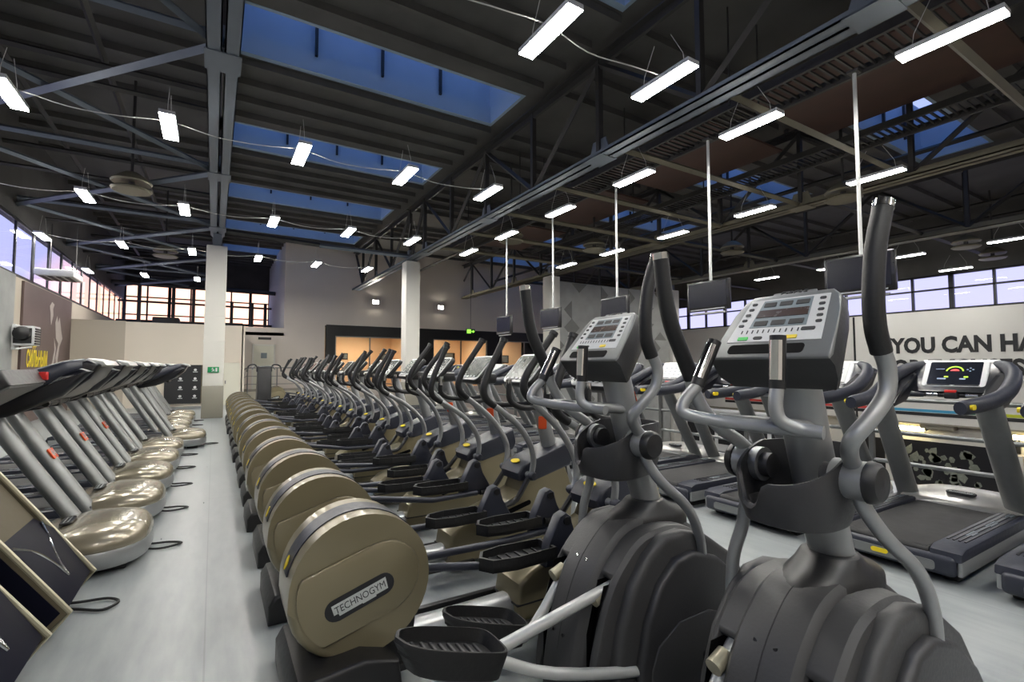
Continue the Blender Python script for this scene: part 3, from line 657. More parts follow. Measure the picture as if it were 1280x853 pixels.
# ------------------------------------------------------------------ champagne cross trainers (row)
def cross_trainer(ph):
    """local x: 0 at the rear wheel, forward to the console; ph = crank phase"""
    t = thing('cross_trainer', '', 'cross trainer')
    cx, cz, r = .315, .425, .297
    # wheel cover: round with a squarer lower rear corner
    out = []
    for i in range(40):
        a = 2 * PI * i / 40; k = 1.0
        c, s = math.cos(a), math.sin(a)
        rr = r * (1 + .05 * max(0, -c) * max(0, -s) * 2)
        out.append((cx + rr * c, cz + rr * s))
    wc = MB().prism(out, -.15, .15, 'y', .035, 4).build('wheel_cover', 'tan', t)
    MB().prism(arc(cx, cz, r + .004, 22, 168, 26) + arc(cx, cz, r - .02, 168, 22, 26), -.06, .06, 'y', .004, 1).build('top_band', 'navy', wc)
    lf = MB()
    bl = frame3((cx + (r + .006) * math.cos(R(160)), 0, cz + (r + .006) * math.sin(R(160))), (0, -1, 0), (math.sin(R(160)), 0, -math.cos(R(160))))
    lf.prism([(p[0] * .6, p[1]) for p in arc(0, 0, .03, 0, 360, 14)[:-1]], 0, .003, 'z', mx=bl); lf.build('band_logo', 'yellow', wc)
    for sd in (-1, 1):
        p = []
        for (x, z) in pill(.26, .40, .62, .31, 17, 14):
            d = math.hypot(x - cx, z - cz); q = min(1, (r - .03) / d); p.append((cx + (x - cx) * q, cz + (z - cz) * q))
        MB().prism(p, sd * .149, sd * .162, 'y', .008, 3).build('side_panel', 'tan', wc)
        bp = pill(.30, .385, .30, .092, 18, 10)
        bg = MB().prism(bp, sd * .160, sd * .166, 'y', .002, 1).build('badge', 'ink', wc)
        ex = Vector((math.cos(R(18)), 0, math.sin(R(18)))) * (1 if sd < 0 else 1)
        if sd < 0: fm = frame3((.30, -.169, .385), ex, (-ex.z, 0, ex.x))
        else: fm = frame3((.30, .169, .385), -ex, (-ex.z, 0, ex.x))
        MB().prism([(-.118, -.014), (-.1, -.014), (-.098, -.026), (.0, -.026), (.0, -.03), (.06, -.03), (.06, -.024), (.115, -.024), (.118, .026), (-.118, .026)], -.0024, -.0002, 'z', mx=fm).build('badge_plate', 'lcdpale', bg)
        MB().text('TECHNOGYM', .042, fm @ Matrix.Translation((0, 0, -.0002)), .0006, 0, sx=.84).build('badge_text', 'ink', bg)
    MB().prism([(.02, 0), (.02, .1), (.05, .15), (.3, .175), (.44, .13), (.46, 0)], -.27, .27, 'y', .02, 3).build('rear_foot', 'black', t)
    MB().prism([(.36, .0), (.5, .02), (.56, .16), (.58, .36), (.5, .3), (.42, .2)], -.12, .12, 'y', .02, 2).build('wheel_fairing', 'black', t)
    MB().tube([(.4, 0, .085), (1.2, 0, .1)], .055, 14, rb=1.5, up=(0, 0, 1)).build('base_rail', 'silver', t)
    for sd in (-1, 1): MB().box(.42, 1.25, sd * .21 - .018, sd * .21 + .018, .06, .09, .006, mx=Matrix.Translation((0, 0, 0))).build('roller_track', 'black', t)
    # front housing
    fh = MB().prism([(1.12, .04), (1.11, .14), (1.125, .23), (1.2, .29), (1.5, .375), (1.7, .44), (1.72, .6), (2.07, .62), (2.15, .42), (2.13, .04)], -.125, .125, 'y', .022, 3).build('front_housing', 'tan', t)
    MB().box(1.105, 2.0, -.128, .128, .125, .133, .001).build('housing_seam', 'ink', fh)
    for sd in (-1, 1):
        MB().prism(pill(1.58, .33, .36, .035, 14), sd * .12, sd * .128, 'y').build('housing_slot', 'dark', fh)
        fm = frame3((1.68, sd * .1275, .265), (-sd * math.cos(R(12)), 0, -sd * math.sin(R(12))), (-math.sin(R(12)), 0, math.cos(R(12))))
        MB().text('EXCITE', .055, fm, .0008, .0006, sx=1.25).build('housing_text', 'ink', fh)
    MB().prism([(2.08, .62), (2.12, .62), (2.2, .4), (2.18, .1), (2.12, .04), (2.12, .2), (2.14, .42)], -.11, .11, 'y', .012, 2).build('front_spine', 'silver', fh)
    MB().box(2.0, 2.16, -.3, .3, 0, .06, .02).build('front_foot', 'black', t)
    cp = MB().prism([(1.66, .53), (1.645, .585), (1.68, .635), (1.76, .665), (2.12, .79), (2.15, .66), (2.12, .6), (1.8, .52)], -.135, .135, 'y', .022, 3).build('pivot_cap', 'navy', t)
    bl = frame3((1.70, 0, .653), (0, -1, 0), (.9, 0, .35))
    MB().prism([(p[0], p[1] * .55) for p in arc(0, 0, .05, 0, 360, 16)[:-1]], 0, .005, 'z', mx=bl).build('cap_logo', 'yellow', cp)
    # mast and console
    ms = MB().tube([(2.04, 0, .62), (1.98, 0, .85), (1.9, 0, 1.1), (1.86, 0, 1.24)], .056, 14, 3, rb=1.05, up=(1, 0, 0)).build('mast', 'silver', t)
    cf = frame3((1.79, 0, 1.35), (0, -1, 0), (.66, 0, .75))
    co = MB(); co.prism(rrect(.40, .30, .05), -.055, 0, 'z', .02, 3, mx=cf); co.box(1.72, 1.95, -.13, .13, 1.2, 1.3, .03); co = co.build('console', 'black', t)
    MB().prism(rrect(.385, .285, .045), -.004, .004, 'z', .004, 2, mx=cf).build('console_bezel', 'silver_light', co)
    MB().prism(rrect(.345, .235, .025), .002, .008, 'z', 0, mx=cf @ Matrix.Translation((0, .004, 0))).build('console_screen', 'consoledisp', co)
    kb = MB()
    for i in range(5): kb.prism(rrect(.036, .018, .006), .004, .012, 'z', mx=cf @ Matrix.Translation((-.12 + .06 * i, -.11, 0)))
    kb.build('console_keys', 'white', co)
    # inner fixed handlebars
    for sd in (-1, 1):
        MB().tube([(1.88, sd * .03, 1.08), (1.78, sd * .15, 1.06), (1.62, sd * .2, 1.07), (1.53, sd * .2, 1.13), (1.53, sd * .19, 1.26)], .021, 10, 4).build('fixed_handlebar', 'grip', t)
        MB().tube([(1.53, sd * .19, 1.19), (1.53, sd * .19, 1.27)], .0225, 10).build('pulse_sensor', 'chrome', t)
    MB().cyl((1.72, -.2, .575), (1.72, .2, .575), .024, 12).build('pivot_axle', 'silver', t)
    # moving arms, links, pedals
    for sd in (-1, 1):
        a = ph + (PI if sd > 0 else 0)
        rot = Matrix.Translation((1.72, 0, .575)) @ Matrix.Rotation(R(7) * math.cos(a), 4, 'Y') @ Matrix.Translation((-1.72, 0, -.575))
        P = [(1.72, .185, .575), (1.74, .19, .68), (1.71, .2, .80), (1.6, .225, .95), (1.45, .245, 1.07), (1.39, .25, 1.11)]
        Q = [(1.40, .25, 1.105), (1.335, .25, 1.16), (1.32, .25, 1.23), (1.36, .245, 1.33), (1.44, .235, 1.46), (1.5, .23, 1.555)]
        f = lambda L_: [(x, sd * y, z) for x, y, z in L_]
        ar = MB().tube(f(P), .0215, 10, 4, mx=rot).build('moving_arm', 'silver', t)
        MB().tube(f(Q), [.0235, .025, .025, .024, .023, .024], 10, 4, mx=rot).build('arm_grip', 'grip', ar)
        MB().tube(f([(1.495, .23, 1.545), (1.505, .23, 1.565)]), .029, 12, mx=rot).build('grip_cap', 'black', ar)
        MB().lathe([(.0, -.03), (.026, -.024), (.034, 0), (.026, .03), (.0, .035)], frame3((1.72, sd * .2, .575), (1, 0, 0), (0, 0, -sd)), 12).build('arm_knuckle', 'navy', ar)
        MB().tube(f([(1.72, .165, .575), (1.6, .165, .42), (1.5, .17, .40)]), .02, 8, 3, mx=rot).build('lower_arm', 'black', ar)
        # crank and link
        kx, kz = cx + .02 + .13 * math.cos(a), .44 + .1 * math.sin(a)
        px, pz = 1.0 + .12 * math.cos(a), .40 + .05 * math.sin(a + .6)
        MB().tube([(kx, sd * .105, kz), (px + .05, sd * .12, pz - .03), (px + .42, sd * .16, pz - .035)], .02, 10).build('link_bar', 'navy', t)
        pd = MB(); yc = sd * .215
        o = [(px + .34, yc - .075), (px + .34, yc + .075), (px + .1, yc + .09), (px - .02, yc + .065), (px - .06, yc), (px - .02, yc - .065), (px + .1, yc - .09)]
        pd.prism(o, pz, pz + .02, 'z', .004, 1)
        n = len(o)
        for i in range(n):
            p, q = o[i], o[(i + 1) % n]
            pd.prism([(p[0], p[1]), (q[0], q[1]), (q[0] + ((px + .14) - q[0]) * .08, q[1] + (yc - q[1]) * .08), (p[0] + ((px + .14) - p[0]) * .08, p[1] + (yc - p[1]) * .08)], pz, pz + .06, 'z')
        for i in range(6): pd.box(px + .02 + .05 * i, px + .035 + .05 * i, yc - .06, yc + .06, pz + .018, pz + .027)
        pd = pd.build('pedal', 'rubber', t)
        MB().prism([(px + .3, pz - .05), (px + .32, pz + .06), (px + .39, pz + .19), (px + .43, pz + .205), (px + .465, pz + .18), (px + .47, pz + .1), (px + .56, pz - .02), (px + .52, pz - .06)], yc - .04, yc + .03, 'y', .01, 2).build('pedal_bracket', 'navy', pd)
        MB().cyl((px + .43, yc - .05, pz + .165), (px + .43, yc + .04, pz + .165), .022, 12).build('bracket_pin', 'black', pd)
    MB().tube([(1.945, -.055, 0.94), (1.952, -.057, .93)], .001, 4).build('mast_screw', 'chrome', ms)
    return t
PROTO = [cross_trainer(p) for p in (2.6, 4.4, .3)]
X0, YS, SP, NROW = .26, 2.32, .855, 15
def ct_label(i):
    if i == 0: return 'champagne cross trainer beside the charcoal pedal, its logo badge fully in view'
    if i == NROW - 1: return 'last champagne cross trainer at the far end of the long row'
    return '%s champagne cross trainer in the long row, counted from the charcoal machines' % ORD[i + 1]
used = set(); STK = []
def put_ct(i, loc, lab, grp='champagne cross trainers in a long row'):
    k = (0, 1, 0, 2, 1, 0, 2, 0, 1, 2)[i % 10]
    if k not in used:
        o = PROTO[k]; used.add(k); o.location = loc; tag(o, lab, None, grp)
    else: o = dup(PROTO[k], loc, 0, lab, grp)
    return o
for i in range(NROW):
    o = put_ct(i, (X0 + (0, .0, .01, -.01)[i % 4], YS + SP * i, 0), ct_label(i))
    if i in (1, 2, 3): STK.append(o)
put_ct(16, (1.35, 17.0, 0), 'champagne cross trainer standing behind the row by the steps, first of two', 'cross trainers by the steps')
put_ct(18, (1.45, 17.9, 0), 'champagne cross trainer standing behind the row by the steps, second of two', 'cross trainers by the steps')
for o in STK:
    MB().prism(rrect(.062, .1, .012), -.008, .006, 'z', mx=frame3((1.918, -.046, .93), (.8, -.6, 0), (-.3, 0, 1))).build('number_sticker', 'orange', o)

# ------------------------------------------------------------------ charcoal front-drive cross trainers (two, nearest)
def charcoal_trainer():
    """local frame: x as in the hall minus 1.0, y about the machine's middle"""
    t = thing('elliptical_trainer', '', 'elliptical trainer'); ox = -1.0
    def T(p): return [(x + ox, y, z) for x, y, z in p]
    def D(p): return [(x + ox, z) for x, z in p]
    # shroud
    full = [(1.24, .02), (1.24, .12), (1.28, .32), (1.35, .5), (1.44, .615), (1.55, .69), (1.72, .71), (1.88, .67), (2.06, .56), (2.2, .4), (2.29, .22), (2.32, .02)]
    st = [(-.195, .9), (-.188, .93), (-.17, .95), (-.104, .957), (-.098, .975), (-.085, .992), (-.04, 1.0), (0, 1.003), (.04, 1.0), (.085, .992), (.098, .975), (.104, .957), (.17, .95), (.188, .93), (.195, .9)]
    fs = [(p.x, p.y) for p in catmull([(x, z, 0) for x, z in full], 4)]
    body = MB().loft([[(1.8 + (x - 1.8) * k + ox, y, .02 + (z - .02) * k) for x, z in fs] for y, k in st]).build('center_shroud', 'char', None, 30)
    cut = MB()
    for sd in (-1, 1):
        cut.prism([(1.0 + ox, -.1), (1.0 + ox, .47), (1.30 + ox, .53), (1.36 + ox, .535), (1.39 + ox, .53), (1.425 + ox, .5), (1.43 + ox, .46), (1.43 + ox, -.1)], sd * .134 - .029, sd * .134 + .029, 'y', .0)
    cut = cut.build('cut', 'dark')
    md = body.modifiers.new('b', 'BOOLEAN'); md.object = cut; md.operation = 'DIFFERENCE'; md.solver = 'EXACT'
    dg = bpy.context.evaluated_depsgraph_get(); dg.update(); me = bpy.data.meshes.new_from_object(body.evaluated_get(dg))
    body.modifiers.clear(); body.data = me; bpy.data.objects.remove(cut); body.parent = t; sh = body
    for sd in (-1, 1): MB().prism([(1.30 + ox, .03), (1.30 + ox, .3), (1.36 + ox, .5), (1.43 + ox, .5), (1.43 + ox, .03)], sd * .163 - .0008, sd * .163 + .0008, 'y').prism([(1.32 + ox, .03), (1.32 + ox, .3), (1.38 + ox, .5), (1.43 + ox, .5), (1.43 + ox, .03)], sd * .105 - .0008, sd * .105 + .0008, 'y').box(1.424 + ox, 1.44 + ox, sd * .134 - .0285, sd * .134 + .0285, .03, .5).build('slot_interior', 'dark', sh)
    MB().box(1.2 + ox, 2.3 + ox, -.0015, .0015, .03, .04).tube(T([(x - .001, 0, z + .001) for x, z in full[1:8]]), .0022, 6, 4).build('shroud_seam', 'ink', sh)
    for x, z, nx, nz in ((1.243, .28, -1, .25), (1.372, .555, -.75, .65)):
        for y in (-.03, .03): MB().lathe([(0, .005), (.006, .004), (.007, -.004)], frame3((x + .018 + ox, y, z), (0, 1, 0), (nz, 0, -nx)), 8).build('shroud_screw', 'chrome', sh)
    for sd in (-1, 1):
        side = [(1.36, .02), (1.355, .2), (1.39, .36), (1.45, .5), (1.53, .6), (1.63, .665), (1.74, .67), (1.9, .625), (2.08, .51), (2.22, .34), (2.29, .16), (2.31, .02)]
        a, b = sorted((sd * .17, sd * .24)); cv = MB().prism(D(side), a, b, 'y', .03, 4).build('side_cover', 'char', t)
        bub = [(1.45, .02), (1.45, .2), (1.49, .36), (1.56, .49), (1.66, .575), (1.77, .59), (1.92, .54), (2.08, .42), (2.2, .27), (2.26, .1), (2.27, .02)]
        a, b = sorted((sd * .225, sd * .275)); MB().prism(D(bub), a, b, 'y', .022, 4).build('side_bulge', 'char2', cv)
        pn = [(1.5, .03), (1.5, .19), (1.54, .27), (1.66, .335), (1.84, .34), (2.0, .28), (2.14, .17), (2.19, .03)]
        a, b = sorted((sd * .27, sd * .283)); MB().prism(D(pn), a, b, 'y', .006, 2).build('bulge_panel', 'char', cv)
    MB().loft([[(1.76 + ox + a_ * c_, b_ * s2, z) for c_, s2 in [(math.cos(2 * PI * j / 28), math.sin(2 * PI * j / 28)) for j in range(28)]] for z, a_, b_ in ((.62, .25, .125), (.675, .245, .122), (.70, .2, .11), (.725, .13, .095), (.75, .09, .085), (.755, .08, .075))]).build('mast_collar', 'black', t)
    ms = MB().tube(T([(1.79, 0, .69), (1.69, 0, .98), (1.6, 0, 1.28), (1.58, 0, 1.34)]), .062, 18, 3, rb=1.1, up=(1, 0, 0)).build('mast', 'silver', t)
    # cup holder wrapped round the mast
    ch = MB()
    ring = [(1.77, -.09), (1.80, -.04), (1.80, .04), (1.77, .09), (1.68, .13), (1.56, .15), (1.47, .135), (1.42, .09), (1.405, .03), (1.41, -.04), (1.44, -.1), (1.5, -.14), (1.6, -.145), (1.69, -.125)]
    Pz = catmull([(x + ox, y, 0) for x, y in ring + ring[:1]], 4)[:-1]
    tb = []
    c0 = Vector((1.6 + ox, 0, 0)); n = len(Pz)
    def rg(sc_, zf): return [tuple(c0 + (p - c0) * sc_ + Vector((0, 0, zf(p)))) for p in Pz]
    top = lambda p: 1.11 - .10 * max(0, min(1, (1.62 + ox - p.x) / .22)) ** 1.2 - .075 * math.exp(-((p.y - .055) / .036) ** 4) * (1 if p.x < 1.5 + ox else 0)
    ch.loft([rg(.62, lambda p: .87), rg(.86, lambda p: .885), rg(.97, lambda p: .945), rg(1.0, lambda p: top(p) - .01), rg(.985, top), rg(.93, top), rg(.86, lambda p: .94), rg(.6, lambda p: .91)])
    cu_ = ch.build('cup_holder', 'char2', t)
    # handle hubs and swinging arms
    for sd in (-1, 1):
        hx, hz = 1.585, 1.035
        hb = MB().tube(T([(hx, sd * .11, hz), (hx, sd * .2, hz)]), .056, 22).build('hub_sleeve', 'silver', t)
        MB().lathe([(0, .034), (.047, .03), (.057, .02), (.06, 0), (.053, -.005)], frame3((hx + ox, sd * .2, hz), (1, 0, 0), (0, 0, -sd)), 22).build('hub_cap', 'black', hb)
        MB().tube(T([(hx, sd * .08, hz), (hx, sd * .12, hz)]), .04, 18).build('hub_spacer', 'char2', hb)
        if sd < 0:
            S_ = [(hx, -.165, hz + .03), (1.53, -.175, 1.11), (1.49, -.2, 1.16), (1.52, -.23, 1.215), (1.57, -.25, 1.28), (1.58, -.254, 1.35), (1.55, -.253, 1.41)]
            G = [(1.55, -.253, 1.40), (1.52, -.253, 1.47), (1.515, -.254, 1.57), (1.535, -.256, 1.69), (1.575, -.26, 1.80)]
            Lw = [(hx, -.165, hz - .03), (1.6, -.18, .95), (1.655, -.205, .87), (1.76, -.235, .77), (1.82, -.245, .66), (1.845, -.245, .52), (1.84, -.245, .14)]
        else:
            S_ = [(hx, .165, hz + .03), (1.56, .18, 1.10), (1.50, .215, 1.15), (1.45, .24, 1.21), (1.41, .25, 1.28), (1.40, .25, 1.33)]
            G = [(1.402, .25, 1.32), (1.36, .252, 1.40), (1.31, .255, 1.5), (1.285, .258, 1.6), (1.27, .26, 1.72)]
            Lw = [(hx, .165, hz - .03), (1.6, .185, .92), (1.62, .22, .8), (1.6, .245, .68), (1.58, .245, .5), (1.52, .245, .16)]
        ar = MB().tube(T(S_), .0225, 14, 5).build('swing_arm', 'silver', t)
        MB().tube(T(G), [.0265, .0265, .0265, .026, .0255], 14, 5).build('arm_grip', 'grip', ar)
        a, b = Vector(G[-2]), Vector(G[-1]); d = (b - a).normalized()
        MB().tube(T([tuple(b - d * .002), tuple(b + d * .02)]), .0268, 16).build('grip_end', 'chrome', ar)
        MB().tube(T(Lw), .0215, 12, 5).build('lower_swing_arm', 'silver', ar)
        # foot link, pedal, crank rod
        jx = Lw[-1][0]; jz = Lw[-1][2]; y = sd * .245; ye = sd * .2
        px, pz = (.615, .425) if sd < 0 else (.92, .28)
        yp = sd * .17
        MB().box(jx - .05 + ox, jx + .05 + ox, y - .045, y + .045, jz - .07, jz + .05, .015, 3).build('link_knuckle', 'black', ar)
        MB().tube(T([(jx, y, jz - .01), (jx - .3, y, jz + .03), (jx - .75, y + (yp - y) * .4, jz + .14), (px + .24, yp, pz - .045)]), .02, 12, 4).build('foot_link', 'silver_light', t)
        MB().tube(T([(px + .2, yp * .85, pz - .06), (px + .3, yp * .8, pz - .04), (1.42, sd * .134, .475), (1.46, sd * .134, .49)]), .022, 12, 3).build('crank_rod', 'silver_light', t)
        MB().cyl((1.33 + ox, sd * .134, .44), (1.39 + ox, sd * .134, .464), .027, 14).build('rod_clevis', 'pale_edge', t)
        o = [(px - .12, yp), (px - .09, yp - .055), (px - .0, yp - .085), (px + .16, yp - .092), (px + .235, yp - .085), (px + .26, yp - .05), (px + .26, yp + .05), (px + .235, yp + .085), (px + .16, yp + .092), (px, yp + .085), (px - .09, yp + .055)]
        o3 = [(p.x, p.y) for p in catmull([(x + ox, yy, 0) for x, yy in o + o[:1]], 3)[:-1]]
        ctr = (px + .08 + ox, yp)
        pm = Matrix.Translation((ctr[0], yp, pz)) @ Matrix.Rotation(R(17), 4, 'Y') @ Matrix.Translation((-ctr[0], -yp, -pz))
        def rr(s_, z, dx=0): return [(ctr[0] + dx + (x - ctr[0]) * s_, ctr[1] + (yy - ctr[1]) * s_, z) for x, yy in o3]
        pd = MB().loft([rr(.62, pz - .042, .05), rr(.82, pz - .028, .03), rr(1.0, pz + .05), rr(.99, pz + .062), rr(.94, pz + .063), rr(.9, pz + .02), rr(.6, pz + .02)], mx=pm).build('pedal', 'rubber', t)
        td = MB()
        for i in range(8): td.box(px - .04 + ox + .033 * i, px - .028 + ox + .033 * i, yp - .055, yp + .055, pz + .018, pz + .027, .002, 1, mx=pm)
        td.build('pedal_tread', 'char2', pd)
    # fixed handlebar
    MB().tube(T([(1.275, .13, 1.30), (1.235, .145, 1.255), (1.225, .14, 1.22), (1.26, .09, 1.205), (1.30, 0, 1.195), (1.345, -.2, 1.19)]), .0185, 12, 5).build('fixed_handlebar', 'silver', t)
    MB().tube(T([(1.305, -.105, 1.31), (1.295, -.105, 1.255), (1.30, -.115, 1.215), (1.33, -.15, 1.195), (1.345, -.2, 1.19)]), .0185, 12, 5).build('fixed_handlebar', 'silver', t)
    MB().cyl((1.31 + ox, -.09, 1.2), (1.6 + ox, -.03, 1.17), .022, 12).cyl((1.28 + ox, .06, 1.2), (1.6 + ox, .03, 1.17), .022, 12).build('handlebar_stay', 'silver', t)
    for a, b in (((1.275, .13, 1.30), (1.345, .115, 1.44)), ((1.305, -.105, 1.30), (1.315, -.105, 1.445))):
        a, b = Vector(a), Vector(b); d = b - a
        g = MB().tube(T([tuple(a), tuple(b)]), .021, 14).build('pulse_grip', 'black', t)
        off = Vector((-.0045, 0, .001)); MB().tube(T([tuple(a + d * .16 + off), tuple(a + d * .9 + off)]), .0195, 14).build('pulse_plate', 'chrome', g)
    # console
    O = Vector((1.50 + ox, 0, 1.49)); ey = Vector((.16, 0, .2)).normalized(); cf = frame3(O, (0, -1, 0), ey)
    def q(w0, w1, h0, h1): return [(w0 / 2, -h0), (w1 / 2, h1)]
    sil = [(-.185, -.135), (-.19, -.12), (-.165, .05), (-.15, .11), (-.125, .135), (.125, .135), (.15, .11), (.165, .05), (.19, -.12), (.185, -.135)]
    bz = MB().prism(sil, -.012, .004, 'z', .008, 3, mx=cf)
    # body behind the face: deep shell down to the underside
    bk = Vector((0, 0, -1)); shl = MB()
    def ring(sc_, d, dy): return [tuple(cf @ Vector((x * sc_, y * sc_ + dy, -d))) for x, y in sil]
    shl.loft([ring(1.0, .004, 0), ring(1.02, .03, -.0), ring(.99, .075, -.018), ring(.86, .125, -.035), ring(.6, .15, -.045)])
    cn = shl.build('console', 'char', t); bz.build('console_bezel', 'consgrey', cn)
    MB().prism(rrect(.14, .018, .006), 0, .006, 'z', .002, 1, mx=cf @ Matrix.Translation((0, .142, -.012))).text('CIRCLE', .026, cf @ Matrix.Translation((0, .142, -.0055)), .001, .0006).build('console_badge', 'consgrey', cn)
    MB().text('CIRCLE', .024, cf @ Matrix.Translation((0, .142, -.005)), .0015, .0007, sx=1.1).build('console_badge_text', 'ink', cn)
    fp = [(-.148, -.07), (-.125, .112), (.125, .112), (.148, -.07)]
    MB().prism(fp, .003, .0055, 'z', mx=cf).build('console_face', 'consface', cn)
    MB().prism([(-.09, -.012), (-.078, .105), (.078, .105), (.09, -.012)], .005, .0065, 'z', mx=cf).build('face_panel', 'consblue', cn)
    MB().prism([(-.082, .03), (-.078, .062), (.078, .062), (.082, .03)], .006, .008, 'z', mx=cf).build('dot_display', 'consbrown', cn)
    for i in (-1, 0, 1):
        MB().prism(rrect(.04, .018, .002, cx=i * .052, cy=.086), .006, .008, 'z', mx=cf).build('small_display', 'ink', cn); MB().prism(rrect(.044, .02, .002, cx=i * .056, cy=.005), .006, .008, 'z', mx=cf).build('small_display', 'ink', cn)
    ky = MB()
    for s_ in (-1, 1):
        for i in range(5): ky.prism(rrect(.018, .01, .004, cx=s_ * (.108 + .0035 * (4 - i)), cy=.0 + .0235 * i), .005, .0075, 'z', mx=cf)
    for i in range(11): ky.box(-.11 + .018 * i, -.107 + .018 * i, -.035, -.022, .005, .007, mx=cf)
    ky.prism(rrect(.04, .013, .004, cx=.1, cy=-.027), .005, .007, 'z', mx=cf).prism(rrect(.03, .012, .006, cx=-.045, cy=-.056), .005, .007, 'z', mx=cf); ky.build('keypad', 'ink', cn)
    for c_, X in (('green', -.095), ('yellow', .06)): MB().prism(rrect(.034, .013, .002, cx=X, cy=-.057), .005, .008, 'z', mx=cf).build(c_ + '_key', c_, cn)
    MB().prism(rrect(.24, .036, .012, cx=-.01, cy=-.1), .001, .0056, 'z', mx=cf).build('tray_recess', 'dark', cn)
    return t
ct1 = charcoal_trainer(); ct1.location = (1.0, .87, 0)
tag(ct1, 'charcoal elliptical trainer with the largest console, in front of the slogan wall', None, 'charcoal elliptical trainers in front')
ct2 = dup(ct1, (.97, 1.66, 0), 0, 'second charcoal elliptical trainer, black pedal sticking out beside the champagne wheel')
orange = MB().box(-.001, .001, -.03, .03, -.05, .05).build('number_sticker', 'orange', ct2); orange.location = (.676, -.036, 1.2); orange.rotation_euler = (0, R(-14), R(-31))

# ------------------------------------------------------------------ treadmills with a rounded hood
def treadmill(hoodmat, lcd):
    t = thing('treadmill', '', 'treadmill')
    bf = MB().box(.03, 1.5, -.36, .36, .05, .165, .02, 2); bf = bf.build('base_frame', 'black', t)
    MB().box(0, .06, -.40, .40, .05, .175, .03, 3).build('rear_cover', 'navy', t)
    MB().prism(rrect(.6, .06, .02, cx=0, cy=.105), -.006, .004, 'x').build('rear_plate', 'consgrey', bf)
    MB().prism(pill(0, .11, .1, .03, 0), -.012, -.004, 'x').build('rear_logo', 'yellow', bf)
    for sd in (-1, 1):
        a, b = sorted((sd * .395, sd * .425)); MB().prism([(.04, .06), (.04, .165), (1.55, .18), (1.55, .06)], a, b, 'y', .008, 2).build('side_skirt', 'silver', t)
        a, b = sorted((sd * .262, sd * .43)); fr = MB().prism([(.02, .15), (.03, .2), (.1, .222), (1.5, .225), (1.52, .15)], a, b, 'y', .012, 2).build('foot_rail', 'navy', t)
        st_ = MB(); lt = MB()
        for i in range(4): st_.box(.25, 1.42, sd * (.29 + .03 * i) - .006, sd * (.29 + .03 * i) + .006, .222, .2275, .001, 1)
        st_.build('rail_ridges', 'black', fr)
        for x, L_ in ((.42, .16), (.78, .2), (1.2, .14)): lt.box(x, x + L_, sd * .335 - .004, sd * .335 + .004, .226, .229).box(x + .02, x + L_ - .03, sd * .36 - .003, sd * .36 + .003, .226, .229)
        lt.box(.4, 1.36, sd * .347 - .0015, sd * .347 + .0015, .2255, .2285).build('rail_print', 'consblue', fr)
    MB().box(.035, 1.5, -.262, .262, .15, .206, .022, 4).build('running_belt', 'belt', t)
    MB().cyl((.06, -.26, .17), (.06, .26, .17), .034, 16).build('rear_roller', 'rubber', t)
    # hood
    def plan(s_, z, n=18, xb=1.36):
        p = []
        for i in range(n + 1):
            a = -PI / 2 + PI * i / n; c, s2 = math.cos(a), math.sin(a)
            p.append((1.6 + .37 * (abs(c) ** .8) * s_, .43 * math.copysign(abs(s2) ** .7, s2) * s_, z))
        w = .43 * s_
        return p + [(xb, w, z - .0), (xb, -w, z)]
    hd = MB().loft([plan(.96, .045), plan(1.0, .07), plan(1.0, .145), plan(.985, .16)]).build('hood_skirt', 'silver', t)
    def dome(s_, z, xb, zb):
        p = plan(s_, z, 18, xb); return p[:-2] + [(xb, p[-2][1], zb), (xb, p[-1][1], zb)]
    dm_ = MB().loft([dome(.975, .155, 1.34, .155), dome(1.0, .175, 1.33, .17), dome(.97, .22, 1.33, .205), dome(.88, .262, 1.345, .228), dome(.68, .287, 1.38, .245), dome(.4, .3, 1.45, .27), dome(.15, .303, 1.52, .288)]).build('hood', hoodmat, t, 60)
    fm = frame3((1.49, 0, .295), (0, -1, 0), (1, 0, .12))
    hb = MB().prism([(x, y) for x, y in pill(0, 0, .2, .07, 0)], -.005, .006, 'z', .002, 1, mx=fm).build('hood_badge', 'ink', dm_)
    MB().box(-.075, .075, -.014, .014, .005, .008, mx=fm).build('badge_plate', 'lcdpale', hb)
    MB().text('TECHNOGYM', .024, fm @ Matrix.Translation((0, 0, .009)), .0005, .0004).build('badge_text', 'ink', hb)
    # uprights
    for sd in (-1, 1):
        MB().tube([(1.52, sd * .36, .12), (1.2, sd * .35, .64), (.94, sd * .34, 1.08)], .05, 18, 3, rb=1.65, up=(1, 0, .6)).build('upright', 'upright', t)
        hr = MB().tube([(.42, sd * .335, 1.075), (.5, sd * .345, 1.08), (.8, sd * .37, 1.10), (1.02, sd * .40, 1.14), (1.2, sd * .405, 1.205), (1.37, sd * .385, 1.28), (1.5, sd * .33, 1.345), (1.58, sd * .24, 1.375)], [.045, .053, .055, .055, .06, .06, .052, .04], 14, 4, rb=.85, up=(0, 0, 1)).build('handrail', 'navy', t)
        fm2 = frame3((.48, sd * .386, 1.083), (1, 0, .02), (0, 0, 1)) if sd < 0 else frame3((.48, sd * .386, 1.083), (-1, 0, .02), (0, 0, 1))
        MB().prism(pill(0, 0, .075, .034, 0), -.02, .008, 'z', mx=fm2).build('rail_logo', 'yellow', hr)
        MB().tube([(.95, sd * .34, 1.08), (1.15, sd * .34, 1.1), (1.32, sd * .3, 1.12), (1.4, sd * .2, 1.12)], .026, 10, 4).build('rail_strut', 'navy', hr)
    cb = MB().cyl((1.40, -.27, 1.12), (1.40, .27, 1.12), .02, 12).build('crossbar', 'black', t)
    MB().cyl((1.395, -.17, 1.122), (1.395, -.09, 1.122), .0215, 12).cyl((1.395, .09, 1.122), (1.395, .17, 1.122), .0215, 12).build('pulse_plate', 'chrome', cb)
